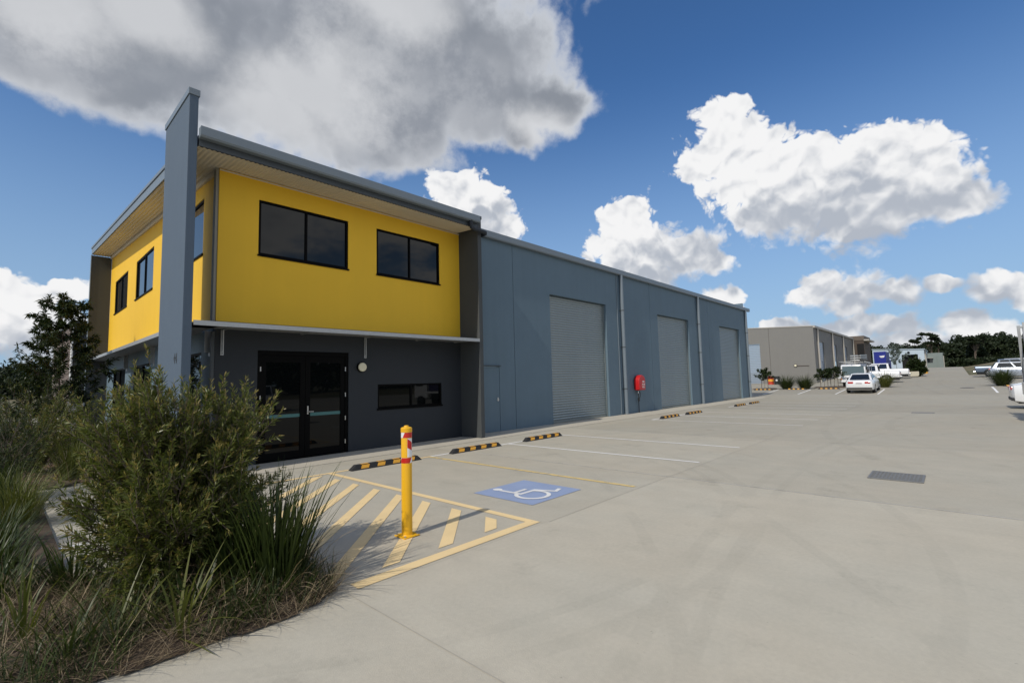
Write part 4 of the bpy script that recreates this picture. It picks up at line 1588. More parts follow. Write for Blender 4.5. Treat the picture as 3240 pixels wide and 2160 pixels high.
def car(name, label, cat, loc, rz, slope, st, gh, W_, L_, wheels, wr, paint, group=None, bed=None, dark_low=True, tail_h=.75, head_h=.62, plate=True):
    """st: stations (x, z_low, z_top, half width); gh: greenhouse (x rear base, x front base, x rear top, x front top, z base, z top, w base, w top); front is +x"""
    t = thing(name, label, cat, loc, group)
    t.rotation_mode = 'QUATERNION'
    t.rotation_quaternion = (Euler((0, -slope, 0)).to_quaternion() @ Euler((0, 0, rz)).to_quaternion())
    mb = MB()
    for x, z0, z1, w in st:
        d = z1-z0
        ring = [(.78, 0), (.95, .08), (1.0, .35), (.992, .62), (.965, .84), (.90, .96), (.78, 1.0)]
        for k, q in ring:
            mb.v.append((x, -w*k, z0+d*q))
        for k, q in ring[::-1]:
            mb.v.append((x, w*k, z0+d*q))
    n = 14
    for i in range(len(st)-1):
        for j in range(n):
            a, c = i*n+j, i*n+(j+1) % n
            mb.f.append((a, c, c+n, a+n))
    mb.f.append(tuple(range(0, n)))
    e = (len(st)-1)*n
    mb.f.append(tuple(range(e+n-1, e-1, -1)))
    cutters = []
    for wx in wheels:
        for s in (-1, 1):
            c = MB().tube([(wx, s*(W_/2-.26), wr), (wx, s*(W_/2+.2), wr)], wr+.055, 24)
            cutters.append(c)
    if bed:
        cutters.append(MB().box(bed[0], bed[1], -W_/2+.13, W_/2-.13, bed[2], 3))
    # face direction: make it point outward before the cut
    m0 = bpy.data.meshes.new('t')
    m0.from_pydata(mb.v, [], mb.f)
    bm = bmesh.new()
    bm.from_mesh(m0)
    bmesh.ops.recalc_face_normals(bm, faces=bm.faces)
    bmesh.ops.triangulate(bm, faces=[f for f in bm.faces if len(f.verts) > 4])
    bm.verts.index_update()
    mb.v = [tuple(v.co) for v in bm.verts]
    mb.f = [tuple(v.index for v in f.verts) for f in bm.faces]
    bm.free()
    bpy.data.meshes.remove(m0)
    me = cut(mb, cutters, 'body')
    body = finish('body', me, paint, t, True, 0, True, 38)
    # inner underbody so that the arches read dark
    box('underbody', (st[1][0]+.1, st[-2][0]-.1, -W_/2+.22, W_/2-.22, .22, st[2][1]+.28), M_plastic, t, local=True)
    xr, xf, xrt, xft, zb, zt, wb, wt = gh
    cab = MB().hexa([(xr, -wb, zb-.05), (xf, -wb, zb-.05), (xf, wb, zb-.05), (xr, wb, zb-.05), (xrt, -wt, zt), (xft, -wt, zt), (xft, wt, zt), (xrt, wt, zt)])
    cb = cab.build('cabin', paint, t, local=True, bevel=.055, smooth=True, sharp=60)
    A = dict(r0=Vector((xr, -wb, zb)), f0=Vector((xf, -wb, zb)), f1=Vector((xf, wb, zb)), r1=Vector((xr, wb, zb)),
             R0=Vector((xrt, -wt, zt)), F0=Vector((xft, -wt, zt)), F1=Vector((xft, wt, zt)), R1=Vector((xrt, wt, zt)))

    def pane(nm, a, b, c, d, u0, u1, v0, v1, off=.012):
        """window on the face a-b (bottom) c-d (top)"""
        def P(u, v):
            return (a.lerp(b, u)).lerp(d.lerp(c, u), v)
        nn = (b-a).cross(d-a).normalized()
        cen = (a+b+c+d)/4
        if nn.dot(cen-Vector(((xr+xf)/2, 0, zb))) < 0:
            nn = -nn
        q = [P(u0, v0), P(u1, v0), P(u1, v1), P(u0, v1)]
        m2 = MB()
        m2.prism([tuple(p-nn*.012) for p in q], nn*(off+.012))
        bmm = m2.build(nm, M_carglass, t, local=True)
        return bmm
    pane('windscreen', A['f0'], A['f1'], A['F1'], A['F0'], .07, .93, .10, .90)
    pane('rear_window', A['r0'], A['r1'], A['R1'], A['R0'], .09, .91, .14, .88)
    for a, b, c, d in ((A['r0'], A['f0'], A['F0'], A['R0']), (A['r1'], A['f1'], A['F1'], A['R1'])):
        pane('side_window', a, b, c, d, .10, .47, .12, .86)
        pane('side_window', a, b, c, d, .505, .90, .12, .86)
    for wx in wheels:
        for s in (-1, 1):
            wheel(t, wx, s*(W_/2-.115), wr, .21, s)
    x0, x1 = st[0][0], st[-1][0]
    for s in (-1, 1):
        y = s*(st[0][3]*.80)
        MB().box(x0-.012, x0+.16, min(y-.21*s*1.0, y+.14*s), max(y-.21*s, y+.14*s), tail_h-.075, tail_h+.075).build('tail_light', M_taillight, t, local=True, bevel=.03)
        y = s*(st[-1][3]*.75)
        MB().box(x1-.17, x1+.008, min(y-.2*s, y+.17*s), max(y-.2*s, y+.17*s), head_h-.07, head_h+.08).build('headlight', M_headlight, t, local=True, bevel=.03)
        yb = s*(wb+.02)
        MB().box(xf-.42, xf-.28, min(yb, yb+.2*s), max(yb, yb+.2*s), zb+.02, zb+.15).build('mirror', paint, t, local=True, bevel=.03)
        yd = s*(W_/2-.008)
        for hx in ((xr+xf)/2-.1, (xr+xf)/2+.95):
            MB().box(hx-.02, hx+.14, min(yd, yd+.03*s), max(yd, yd+.03*s), zb-.15, zb-.115).build('door_handle', paint, t, local=True)
    if plate:
        MB().box(x0-.022, x0+.02, -.19, .19, tail_h-.09, tail_h+.03).build('number_plate', M_plate, t, local=True)
    MB().box(x0-.02, x0+.14, -W_/2+.14, W_/2-.14, st[0][1]-.03, st[0][1]+.10).build('rear_bumper_skirt', M_plastic, t, local=True, bevel=.02)
    return t


SED = [(-2.32, .36, .86, .70), (-2.24, .28, .98, .82), (-1.9, .22, 1.03, .90), (-1.3, .20, 1.0, .915), (0, .19, .98, .92), (1.1, .19, .95, .915), (1.75, .21, .88, .88), (2.15, .26, .78, .78), (2.36, .34, .66, .60)]
SEDG = (-1.85, 1.35, -.98, .35, .97, 1.45, .80, .60)


def sedan(label, loc, rz, slope, paint=None, group=None, name='sedan'):
    return car(name, label, 'car', loc, rz, slope, SED, SEDG, 1.84, 4.7, (-1.36, 1.38), .32, paint or M_carwhite, group, tail_h=.83)


HAT = [(-2.12, .36, .92, .72), (-2.05, .28, 1.02, .82), (-1.7, .22, 1.06, .89), (0, .20, 1.03, .90), (1.1, .2, 1.0, .89), (1.65, .22, .92, .85), (2.0, .28, .80, .74), (2.16, .36, .68, .58)]
HATG = (-2.0, 1.38, -1.62, .30, 1.0, 1.56, .80, .62)
UTE = [(-2.62, .52, 1.02, .84), (-2.58, .46, 1.10, .90), (-1.2, .42, 1.12, .92), (0, .38, 1.11, .92), (1.1, .38, 1.10, .92), (1.9, .40, 1.05, .88), (2.35, .44, .95, .80), (2.55, .50, .80, .66)]
UTEG = (-1.0, 1.45, -.86, .62, 1.08, 1.76, .82, .66)
SUVT = [(-2.32, .42, 1.05, .78), (-2.25, .36, 1.12, .87), (-1.2, .32, 1.12, .93), (0, .3, 1.1, .93), (1.1, .3, 1.08, .92), (1.8, .34, 1.02, .88), (2.2, .4, .9, .78), (2.38, .46, .75, .64)]
SUVG = (-2.2, 1.45, -1.95, .5, 1.08, 1.74, .84, .68)


def ute(label, loc, rz, slope, paint, group=None):
    t = car('ute', label, 'ute', loc, rz, slope, UTE, UTEG, 1.86, 5.2, (-1.55, 1.55), .38, paint, group, bed=(-2.5, -1.08, .62), tail_h=.86, head_h=.80)
    MB().box(-2.78, -2.60, -.80, .80, .46, .60).build('rear_bumper', M_chrome, t, local=True, bevel=.03)
    return t


sl1 = math.atan(.045)
sl2 = math.atan(.03)
sedan('white sedan parked nose-in in front of the light truck', (46.8, 5.29, ground_z(46.8)+.005), 0, sl1)
# utes parked with their tails to the drive: heading +Y
ute('white utility with tray beside the light truck, tail to the drive', (60.5, 6.40, ground_z(60.5)), R(90), 0, M_carwhite, 'white utilities parked along the far drive')
ute('white utility parked beside the cream board, behind the first white utility', (68.9, 6.15, ground_z(68.9)), R(90), 0, M_carwhite, 'white utilities parked along the far drive')
car('hatchback', 'silver hatchback parked behind the grass clump across the drive', 'car', (64.9, -4.70, ground_z(64.9)), R(-90), 0, HAT, HATG, 1.8, 4.3, (-1.3, 1.3), .31, M_carsilver, tail_h=.92)
ute('blue-grey utility parked at the verge beyond the silver hatchback', (69.9, -4.35, ground_z(69.9)), R(-90), 0, M_carblue)
car('station_wagon', 'white four-wheel drive wagon parked behind the blue-grey utility', 'car', (73.4, -6.1, ground_z(73.4)), R(-90), 0, SUVT, SUVG, 1.88, 4.7, (-1.4, 1.4), .37, M_carwhite, tail_h=.95)
car('station_wagon', 'dark grey wagon showing its roof over the silver hatchback', 'car', (68.0, -8.2, ground_z(68)), R(-90), 0, SUVT, SUVG, 1.88, 4.7, (-1.4, 1.4), .37, M_cargrey, tail_h=.95)
sedan('white sedan with red tail light behind the flatbed with the steel rack', (28.85, -4.02, 0), R(-90), 0)
ute('white double-cab utility parked across the yard, mirrored in the entrance door glass', (12.2, -12.5, 0), R(112), 0, M_carwhite)

# light cab-over truck with a ladder rack, facing the yard
def light_truck(label, loc, rz, slope):
    t = thing('light_truck', label, 'truck', loc)
    t.rotation_mode = 'QUATERNION'
    t.rotation_quaternion = (Euler((0, -slope, 0)).to_quaternion() @ Euler((0, 0, rz)).to_quaternion())
    W2 = .92
    # cab from the side: front is +x
    pf = [(0.0, .45), (0.02, 1.0), (-.16, 1.98), (-.30, 2.06), (-1.45, 2.06), (-1.5, 1.1), (-1.5, .45)]
    MB().prism([(x, -W2, z) for x, z in pf], (0, 2*W2, 0)).build('cab', M_carwhite, t, local=True, bevel=.07, smooth=True, sharp=50)
    mb = MB()
    q0, q1 = Vector((.012, 0, 1.06)), Vector((-.14, 0, 1.88))
    mb.prism([(q0.x+.012, -W2+.07, q0.z), (q0.x+.012, W2-.07, q0.z), (q1.x+.012, W2-.12, q1.z), (q1.x+.012, -W2+.12, q1.z)], (-.05, 0, -.004))
    mb.build('windscreen', mat('truck_windscreen', (.10, .13, .12), .05, spec=.9), t, local=True)
    for s in (-1, 1):
        ys = s*(W2+.004)
        MB().prism([(-.22, ys, 1.12), (-.30, ys, 1.84), (-1.1, ys, 1.84), (-1.15, ys, 1.12)], (0, -.02*s, 0)).build('side_window', M_carglass, t, local=True)
        MB().box(-.06, .045, min(s*.52, s*.86), max(s*.52, s*.86), .66, .86).build('headlight', M_headlight, t, local=True, bevel=.03)
        MB().box(-.05, .05, min(s*.86, s*.925), max(s*.86, s*.925), .66, .84).build('indicator', mat('amber_lens', (.6, .2, .02), .3), t, local=True)
        MB().tube([(-.12, s*.93, 1.7), (.06, s*1.08, 1.68), (.06, s*1.08, 1.25)], .014, 6).box(.03, .08, min(s*.99, s*1.17), max(s*.99, s*1.17), 1.24, 1.56).build('mirror', M_plastic, t, local=True)
        for wx in (-.85, -3.3):
            wheel(t, wx, s*(W2-.13), .36, .22, s)
    MB().box(-.02, .035, -.50, .50, .70, .84).build('grille', M_plastic, t, local=True)
    MB().box(-.04, .09, -W2, W2, .42, .62).build('bumper', M_carwhite, t, local=True, bevel=.03)
    MB().box(-4.4, -.2, -.4, .4, .40, .62).build('chassis', M_plastic, t, local=True)
    tr = MB().box(-4.6, -1.62, -.98, .98, .86, .96).build('tray', M_galv, t, local=True)
    for s in (-1, 1):
        MB().box(-4.6, -1.62, min(s*.98, s*.955), max(s*.98, s*.955), .965, 1.22).build('tray_side', M_galv, t, local=True)
    # rack
    mb = MB()
    for x in (.05, -1.55, -3.0, -4.5):
        for s in (-1, 1):
            z0 = .97 if x < -1.4 else 2.06
            if x > -.1:
                continue
            mb.tube([(x, s*.9, z0), (x, s*.9, 2.30)], .025, 6)
        mb.tube([(x, -.95, 2.30), (x, .95, 2.30)], .025, 6)
    for s in (-1, 1):
        mb.tube([(.35, s*.92, 2.30), (-4.6, s*.92, 2.30)], .028, 6)
        mb.tube([(-1.55, s*.9, 1.2), (-3.0, s*.9, 2.25)], .018, 6)
    mb.build('ladder_rack', M_galv, t, local=True)
    MB().box(-.1, .5, .62, 1.15, 2.33, 2.43).build('roof_load', M_plastic, t, local=True, bevel=.04)
    return t


TX = 52.55
lt = light_truck('white cab-over light truck with a ladder rack behind the white sedan', (TX, 6.62, ground_z(TX)+.005), R(180), -sl2)
for k in range(3):
    l_ = thing('extension_ladder', ('bottom aluminium ladder of the three stacked on the light truck rack', 'middle aluminium ladder of the three stacked on the light truck rack', 'top aluminium ladder of the three stacked on the light truck rack')[k], 'ladder', (TX-.25, 6.30, ground_z(TX)+2.345+.20*k), 'ladders stacked on the truck rack')
    l_.rotation_euler = (0, -sl2, 0)
    mb = MB()
    for s in (-.36, .36):
        mb.box(0, 4.4, s-.025, s+.025, 0, .12)
    mb.build('rails', M_galv, l_, local=True)
    mb = MB()
    for q in range(15):
        mb.tube([(.15+q*.29, -.36, .042), (.15+q*.29, .36, .042)], .018, 6)
    mb.build('rungs', M_galv, l_, local=True)

# flatbed with tall steel rack at the right
fl = thing('flatbed_truck', 'white flatbed with tall steel rack and purple tarpaulin panel beside the drive', 'truck', (21.6, -4.0, 0))
M_purple = mat('purple_tarp', (.035, .025, .10), .6, var=.2, vscale=3)
MB().box(20.75, 22.55, -5.3, -1.52, .92, 1.06).build('tray', M_carwhite, fl, bevel=.02)
MB().box(20.78, 22.52, -1.545, -1.46, .80, 1.20).build('tail_board', M_carwhite, fl, bevel=.015)
mb = MB()
for x in (20.85, 22.45):
    mb.box(x-.035, x+.035, -1.56, -1.49, 1.2, 3.02)
    mb.box(x-.035, x+.035, -5.2, -5.13, 1.06, 3.02)
    mb.box(x-.03, x+.03, -5.13, -1.56, 2.94, 3.0)
    mb.box(x-.03, x+.03, -5.13, -1.56, 2.60, 2.66)
mb.build('rack_frame', M_galv, fl)
mb = MB().tube([(20.80, -1.47, 1.06), (20.80, -1.47, 1.86)], .04, 12).tube([(20.80, -1.47, 1.86), (20.80, -1.47, 2.0)], .015, 8).tube([(20.80, -1.42, 1.1), (20.80, -1.42, 1.95)], .014, 8)
mb.build('tail_pole', M_steel, fl, smooth=True)
MB().box(20.90, 22.40, -5.10, -1.60, 1.08, 2.98).build('tarpaulin_panel', M_purple, fl, bevel=.03)
MB().box(21.0, 22.3, -7.0, -5.35, .55, 2.25).build('cab', M_carwhite, fl, bevel=.10, smooth=True, sharp=50)
MB().box(20.985, 22.315, -6.75, -5.9, 1.45, 2.05).build('side_window', M_carglass, fl)
MB().box(21.3, 22.0, -6.9, -1.7, .5, .90).build('chassis', M_plastic, fl)
for y in (-2.6, -6.1):
    for x in (20.98, 22.3):
        MB().tube([(x-.11, y, .37), (x+.11, y, .37)], .37, 24).build('wheel', M_tyre, fl, smooth=True)
MB().box(20.80, 20.95, -1.475, -1.445, .98, 1.10).build('tail_light', M_taillight, fl)

fl.location.y -= .15

# ================================================================== buildings beyond
M_beige = mat('warm_grey_render', (.195, .19, .176), .8, var=.05, vscale=1, streak=.04)
M_beige_trim = mat('beige_metal', (.40, .38, .34), .6)
M_roll_blue = mat('bluish_slats', (.32, .38, .45), .4, metal=.3, var=.08, vscale=6)
M_brown = mat('brown_cladding', (.075, .055, .042), .75, var=.1)
M_paleblue = mat('pale_blue_cladding', (.42, .50, .57), .6, var=.04)
M_greygreen = mat('grey_green_render', (.20, .235, .225), .75, var=.05)
M_dark_open = mat('open_doorway_dark', (.008, .008, .009), .9)


def slat_door(parent, axis, u0, u1, z0, z1, d, into, m, pitch=.2):
    """coarse roller door: frame and its slats as ribs"""
    mb = MB()
    n = int((z1-z0)/pitch)
    for k in range(n):
        za = z0+(z1-z0)*k/n
        zb_ = z0+(z1-z0)*(k+.88)/n
        a, b = (d, d+.05*into)
        lo, hi = min(a, b), max(a, b)
        if axis == 'x':
            mb.box(u0, u1, lo, hi, za, zb_)
        else:
            mb.box(lo, hi, u0, u1, za, zb_)
    o = mb.build('roller_door', m, parent)
    return o


bb = thing('beige_warehouse', 'beige tilt-panel warehouse with roller doors beyond the planted kerb', 'building', (61.2, 11, .5))
XB0, XB1, YB0, YB1 = 61.2, 89.4, 11.0, 33.0
gz0 = .3


def ridge(y):
    return 6.88 + .05*(y-11) if y < 22 else 6.88+.05*11-.05*(y-22)


holed('y', YB0, 15.5, gz0, 7.0, XB0, XB0+.2, [], top=ridge).build('wall_panel', M_beige, bb)
holed('y', 15.53, 22.0, gz0, 7.0, XB0, XB0+.2, [(16.55, 20.5, gz0-1, 5.27)], top=ridge).build('wall_panel', M_beige, bb)
holed('y', 22.03, YB1, gz0, 7.0, XB0, XB0+.2, [], top=ridge).build('wall_panel', M_beige, bb)
box('joint', (XB0+.05, XB0+.1, 15.4, 15.6, gz0, 6.9), M_brown, bb)
slat_door(bb, 'y', 16.56, 20.49, .62, 5.26, XB0+.12, 1, M_roll_blue)
fd = [(63.4, 66.7), (72.2, 75.2), (80.6, 83.6)]
prev = XB0+.2
for a, b, in zip((XB0+.205, 71.95, 80.05), (71.93, 80.03, XB1)):
    holed('x', a, b, gz0, 6.80, YB0, YB0+.2, [(d0, d1, -1, 5.28) for d0, d1 in fd if a < d0 < b]).build('wall_panel', M_beige, bb)
for i, (d0, d1) in enumerate(fd):
    g_ = ground_z(d0)
    if i == 1:
        slat_door(bb, 'x', d0+.01, d1-.01, 3.15, 5.27, YB0+.12, 1, M_roll_blue)
        box('open_bay', (d0, d1, YB0+1.2, YB0+1.25, g_, 3.3), M_dark_open, bb)
    else:
        slat_door(bb, 'x', d0+.01, d1-.01, g_+.02, 5.27, YB0+.12, 1, M_roll_blue)
for x in (62.8, 71.85, 80.0, 89.1):
    MB().tube([(x, YB0-.12, ground_z(x)), (x, YB0-.12, 6.7)], .09, 10).build('downpipe', M_beige_trim, bb, smooth=True)
box('gutter', (XB0-.1, XB1+.1, YB0-.2, YB0-.002, 6.70, 6.93), M_beige_trim, bb)
MB().hexa([(XB0-.05, YB0, 6.85), (XB1, YB0, 6.85), (XB1, 22, 7.40), (XB0-.05, 22, 7.40), (XB0-.05, YB0, 6.95), (XB1, YB0, 6.95), (XB1, 22, 7.5), (XB0-.05, 22, 7.5)]).build('roof', M_beige_trim, bb)
pdr = box('side_door', (XB0-.012, XB0-.002, 11.75, 12.68, .5, 2.46), M_beige, bb)
box('head_flashing', (XB0-.06, XB0-.002, 11.65, 12.78, 2.50, 2.55), M_brown, pdr)
wl = MB().tube([(XB0-.002, 12.96, 2.58), (XB0-.08, 12.96, 2.58)], .17, 20).build('wall_lamp', M_brown, bb)
MB().tube([(XB0-.08, 12.96, 2.58), (XB0-.12, 12.96, 2.58)], .12, 20).build('diffuser', M_lamp, wl)
br = thing('brown_office_block', 'brown clad office block at the end of the beige warehouse', 'building', (89.6, 9.6, 1.3))
box('wall', (89.62, 97, 9.6, 13.2, 1.0, 6.5), M_brown, br)
box('parapet', (89.56, 97.05, 9.54, 13.25, 6.5, 7.2), mat('light_brown_cladding', (.12, .095, .075), .7, var=.1), br)
box('recess', (89.60, 89.615, 9.62, 10.5, 1.2, 6.0), M_dark_open, br)
box('canopy', (89.0, 96, 8.9, 9.53, 6.4, 6.6), M_beige_trim, br)

sh = thing('pale_blue_shed', 'pale blue metal shed with a wide dark doorway at the top of the drive', 'building', (150, 8, 2.1))
holed('y', 4.65, 14.5, 2.0, 7.05, 150, 150.2, [(5.82, 8.85, 1, 5.6)], top=lambda u: 6.72+.045*(u-4.65)).build('wall', M_paleblue, sh)
box('doorway', (151.2, 151.25, 5.0, 9.5, 2.0, 5.9), M_dark_open, sh)
box('side_wall', (150.2, 172, 4.65, 4.8, 2.0, 6.70), M_paleblue, sh)
MB().hexa([(149.8, 4.45, 6.72), (172, 4.45, 6.72), (172, 14.6, 7.2), (149.8, 14.6, 7.2), (149.8, 4.45, 6.86), (172, 4.45, 6.86), (172, 14.6, 7.35), (149.8, 14.6, 7.35)]).build('roof', M_paleblue, sh)
MB().tube([(150, 7.5, 6.1), (149.8, 7.5, 6.1)], .25, 16).build('flood_lamp', M_black, sh)
box('vent_box', (149.9, 151, 9.6, 10.0, 7.1, 7.6), M_paleblue, sh)
for y in (4.64, ):
    for x in (151, 154, 157):
        box('post', (x, x+.15, 4.50, 4.64, 2.0, 6.7), M_beige_trim, sh)
gg = thing('grey_green_building', 'flat-roofed grey-green building with one hooded window beside the blue shed', 'building', (165, 3, 2.1))
holed('y', 1.55, 6.2, 1.9, 6.02, 165, 165.2, [(3.55, 5.1, 3.6, 4.8)]).build('wall', M_greygreen, gg)
box('window', (165.1, 165.14, 3.5, 5.15, 3.55, 4.85), M_carglass, gg)
box('window_hood', (164.4, 164.99, 3.4, 5.3, 4.82, 4.92), M_beige_trim, gg)
box('panel_fin', (164.85, 164.99, 2.55, 2.65, 1.9, 5.4), M_greygreen, gg)
box('side_wall', (165.2, 180, 1.55, 1.7, 1.9, 6.0), M_greygreen, gg)
box('roof', (165.0, 180, 1.4, 6.3, 6.03, 6.15), M_greygreen, gg)
box('downpipe', (165.3, 165.45, 1.35, 1.5, 1.9, 5.3), M_beige_trim, gg)

# blue box body
bt = thing('blue_box_truck', 'tall royal-blue box truck with a white roof flap behind the light truck', 'truck', (76, 6.5, .9))
M_blue = mat('royal_blue_panel', (.012, .022, .22), .4, var=.08)
box('box_body', (75.0, 79.5, 5.95, 7.15, 1.95, 4.15), M_blue, bt, bevel=.03)
box('panel_seam', (74.985, 74.998, 5.95, 7.15, 3.95, 4.1), M_blue, bt)
MB().poly([(74.98, 6.62, 3.60), (74.98, 6.05, 3.66), (74.98, 6.15, 3.40), (74.98, 6.45, 3.38)]).build('white_mark', M_white, bt)
box('chassis', (75.1, 81, 6.1, 7.0, 1.4, 1.95), M_plastic, bt)
box('cab', (79.6, 81.3, 5.95, 7.15, 1.5, 3.2), M_blue, bt, bevel=.06)
for x in (75.9, 80.5):
    for y in (6.0, 6.95):
        MB().tube([(x, y, ground_z(x)+.42), (x, y+.22, ground_z(x)+.42)], .42, 20).build('wheel', M_tyre, bt, smooth=True)

# low board, fence and kerb beside the drive
bd = thing('site_board', 'low cream board on short legs in front of the round hedge', 'board', (72, 3.3, ground_z(72)))
M_creamboard = mat('cream_board', (.50, .46, .36), .7, var=.08)
g_ = ground_z(72)
MB().prism([(72, 3.62, g_+.10), (72, 2.93, g_+.12), (72, 2.84, g_+.28), (72, 2.84, g_+.66), (72, 3.62, g_+.66)], (.05, 0, 0)).build('panel', M_creamboard, bd)
for y in (3.55, 2.98):
    box('leg', (72.06, 72.10, y-.03, y+.03, g_-.02, g_+.5), M_bark, bd)
fe = thing('paling_fence', 'short grey paling fence at the drive edge beyond the hedge', 'fence', (82, 3, ground_z(82)))
for k in range(9):
    x = 81+k*.5
    box('paling', (x, x+.42, 3.02+.04*k, 3.06+.04*k, ground_z(x), ground_z(x)+1.9), mat('grey_paling', (.20, .21, .21), .8, var=.15), fe)
box('post', (80.8, 80.95, 2.92, 3.07, ground_z(81), ground_z(81)+2.2), M_galv, fe)
yk = box('yellow_kerb', (83.5, 86.5, 2.45, 2.85, ground_z(83.5)-.05, ground_z(86.5)+.24), M_yellow_refl, bevel=.05)
tag(yk, 'short yellow painted kerb block at the drive edge by the paling fence', 'kerb')

# the darker shed behind the office, at the left
ds = thing('charcoal_shed', 'charcoal metal shed behind the office and the slender tree', 'building', (3.4, 45, 0))
box('front_wall', (3.4, 16, 45, 45.2, 0, 6.5), M_wall_dark, ds)
box('side_wall', (3.4, 3.6, 45.2, 62, 0, 6.5), mat('brown_metal', (.16, .12, .10), .7, var=.05), ds)
box('roof', (3.25, 16.1, 44.9, 62.1, 6.5, 6.68), M_trim_dark, ds)
MB().tube([(3.36, 44.92, 0), (3.36, 44.92, 6.3)], .07, 10).build('downpipe', M_white, ds)
ac = thing('air_conditioner', 'grey outdoor air conditioner standing by the office end pier', 'air conditioner', (1.95, 24.9, .05))
MB().box(1.62, 2.28, 24.75, 25.1, .15, 1.18).build('casing', mat('pale_grey_metal', (.5, .5, .48), .5), ac, bevel=.02)
MB().box(1.65, 2.25, 24.78, 25.07, .05, .15).build('feet', M_plastic, ac)
MB().tube([(1.88, 24.752, .7), (1.88, 24.735, .7)], .22, 20).build('fan_grille', M_plastic, ac)

# drums
for (x, y), c, lb in (((59.05, 15.05), (.50, .05, .02), 'red oil drum with a yellow band by the beige warehouse wall'), ((58.95, 14.40), (.02, .02, .022), 'black oil drum with a white mark beside the red drum')):
    dr = thing('oil_drum', lb, 'drum', (x, y, ground_z(x)), 'oil drums by the beige wall')
    z0 = ground_z(x)
    mm = mat('drum_' + ('red' if c[0] > .3 else 'black'), c, .4)
    MB().lathe([(.29, z0), (.30, z0+.02), (.29, z0+.04), (.29, z0+.29), (.302, z0+.31), (.29, z0+.33), (.29, z0+.58), (.302, z0+.60), (.29, z0+.62), (.29, z0+.86), (.30, z0+.88), (.29, z0+.9)], x, y, 28).build('shell', mm, dr, smooth=True)
    if c[0] > .3:
        MB().lathe([(.293, z0+.34), (.294, z0+.35), (.294, z0+.56), (.293, z0+.57)], x, y, 28).build('band', M_yellow_refl, dr, smooth=True)
    else:
        MB().tube([(x-.24, y-.02, z0+.47), (x-.305, y-.025, z0+.47)], .11, 14).build('white_mark', M_white, dr)

# ================================================================== planting beyond
for i, (x, y, n_, L, lb) in enumerate(((50.0, 11.45, 420, 1.15, 'wide spiky grass clump at the planted kerb closest to the red drum'), (49.95, 9.95, 420, 1.12, 'wide spiky grass clump at the planted kerb closest to the pair of saplings'),
                                        (51.6, 4.35, 260, 1.2, 'yellowish spiky grass clump beside the white sedan'), (52.6, -2.75, 520, 1.2, 'wide spiky grass clump in front of the silver hatchback'))):
    clump('grass_clump', lb, (x, y, ground_z(x)), int(n_*1.3), L*1.35, .030, .85, .7, LF_strap_y if i == 2 else LF_strap, 60+i, 'grass clumps at the far kerbs', rad=.3)
young_tree('sapling', 'small staked sapling at the planted kerb in front of the oil drums', (49.9, 13.28, ground_z(49.9)), 1.85, 16, 71, 1.0, LF_tree, .16, .08, 12, True, 'staked saplings', .02, .45, .5)
young_tree('sapling', 'small staked sapling at the planted kerb, the one closest to the grass clumps', (51.75, 8.75, ground_z(51.75)), 1.65, 16, 72, 1.0, LF_tree, .16, .08, 12, True, 'staked saplings', .02, .45, .5)
young_tree('sapling', 'small staked sapling at the planted kerb, the one closest to the light truck', (52.3, 8.05, ground_z(52.3)), 1.75, 16, 73, 1.0, LF_tree, .16, .08, 12, True, 'staked saplings', .02, .45, .5)
for (x, y), s in (((49.9, 13.28), 1.0), ((52.0, 8.4), 1.2)):
    o = MB().hexa([(x-.6, y-s, ground_z(x)-.02), (x+.6, y-s, ground_z(x)-.02), (x+.6, y+s, ground_z(x)-.02), (x-.6, y+s, ground_z(x)-.02),
                   (x-.5, y-s+.1, ground_z(x)+.06), (x+.5, y-s+.1, ground_z(x)+.08), (x+.5, y+s-.1, ground_z(x)+.08), (x-.5, y+s-.1, ground_z(x)+.06)]).build('garden_bed', M_soil)
    tag(o, kind='structure')
shrub('round_hedge', 'dense dark round hedge behind the low cream board', 'shrub', (74.0, 3.15, ground_z(74)+1.0), (.85, .78, .98), 90, 10, 26, .20, .10, LF_tree, None, None, 81, base=(74.0, 3.15, ground_z(74)), twigL=(.2, .4))
young_tree('young_tree', 'thin grey-leaved tree in front of the pale blue shed', (120, 8.0, 2.1), 4.6, 22, 83, 2.0, leaf_mat('grey_leaf', (.10, .13, .11), (.17, .20, .18), .2, .6), .3, .1, 14)

# grassy bank right of the drive
mb = MB()
nx, ny = 30, 14
for i in range(nx+1):
    for j in range(ny+1):
        x = 74+66*i/nx
        y = -1.5-26*j/ny
        h = .85*math.exp(-((x-112)/24)**2)*min(1, (-1.5-y)/4.5)*math.exp(-((y+7)/16)**2)
        mb.v.append((x, y, ground_z(x)-.03+h+.06*noise.noise((x*.5, y*.5, 3))*(j > 0)))
for i in range(nx):
    for j in range(ny):
        a = i*(ny+1)+j
        mb.f.append((a, a+1, a+ny+2, a+ny+1))
tag(mb.build('grass_bank', M_grassland, smooth=True), kind='structure')

# ---- woodland on the rise and behind the yard
def crown_leaves(cx, cy, cz, rx, ry, rz, n, size, rs):
    d = rs.normal(size=(n, 3))
    d /= np.linalg.norm(d, axis=1, keepdims=True)
    k = rs.uniform(.35, 1.0, n)**.45
    # clumped: pull towards a few sub-centres
    ns = 9
    sc_ = rs.normal(size=(ns, 3))
    sc_ /= np.linalg.norm(sc_, axis=1, keepdims=True)
    sc_ *= rs.uniform(.45, .85, (ns, 1))
    idx = rs.integers(0, ns, n)
    p = sc_[idx]+d*k[:, None]*.42
    return np.array([cx, cy, cz])+p*np.array([rx, ry, rz])


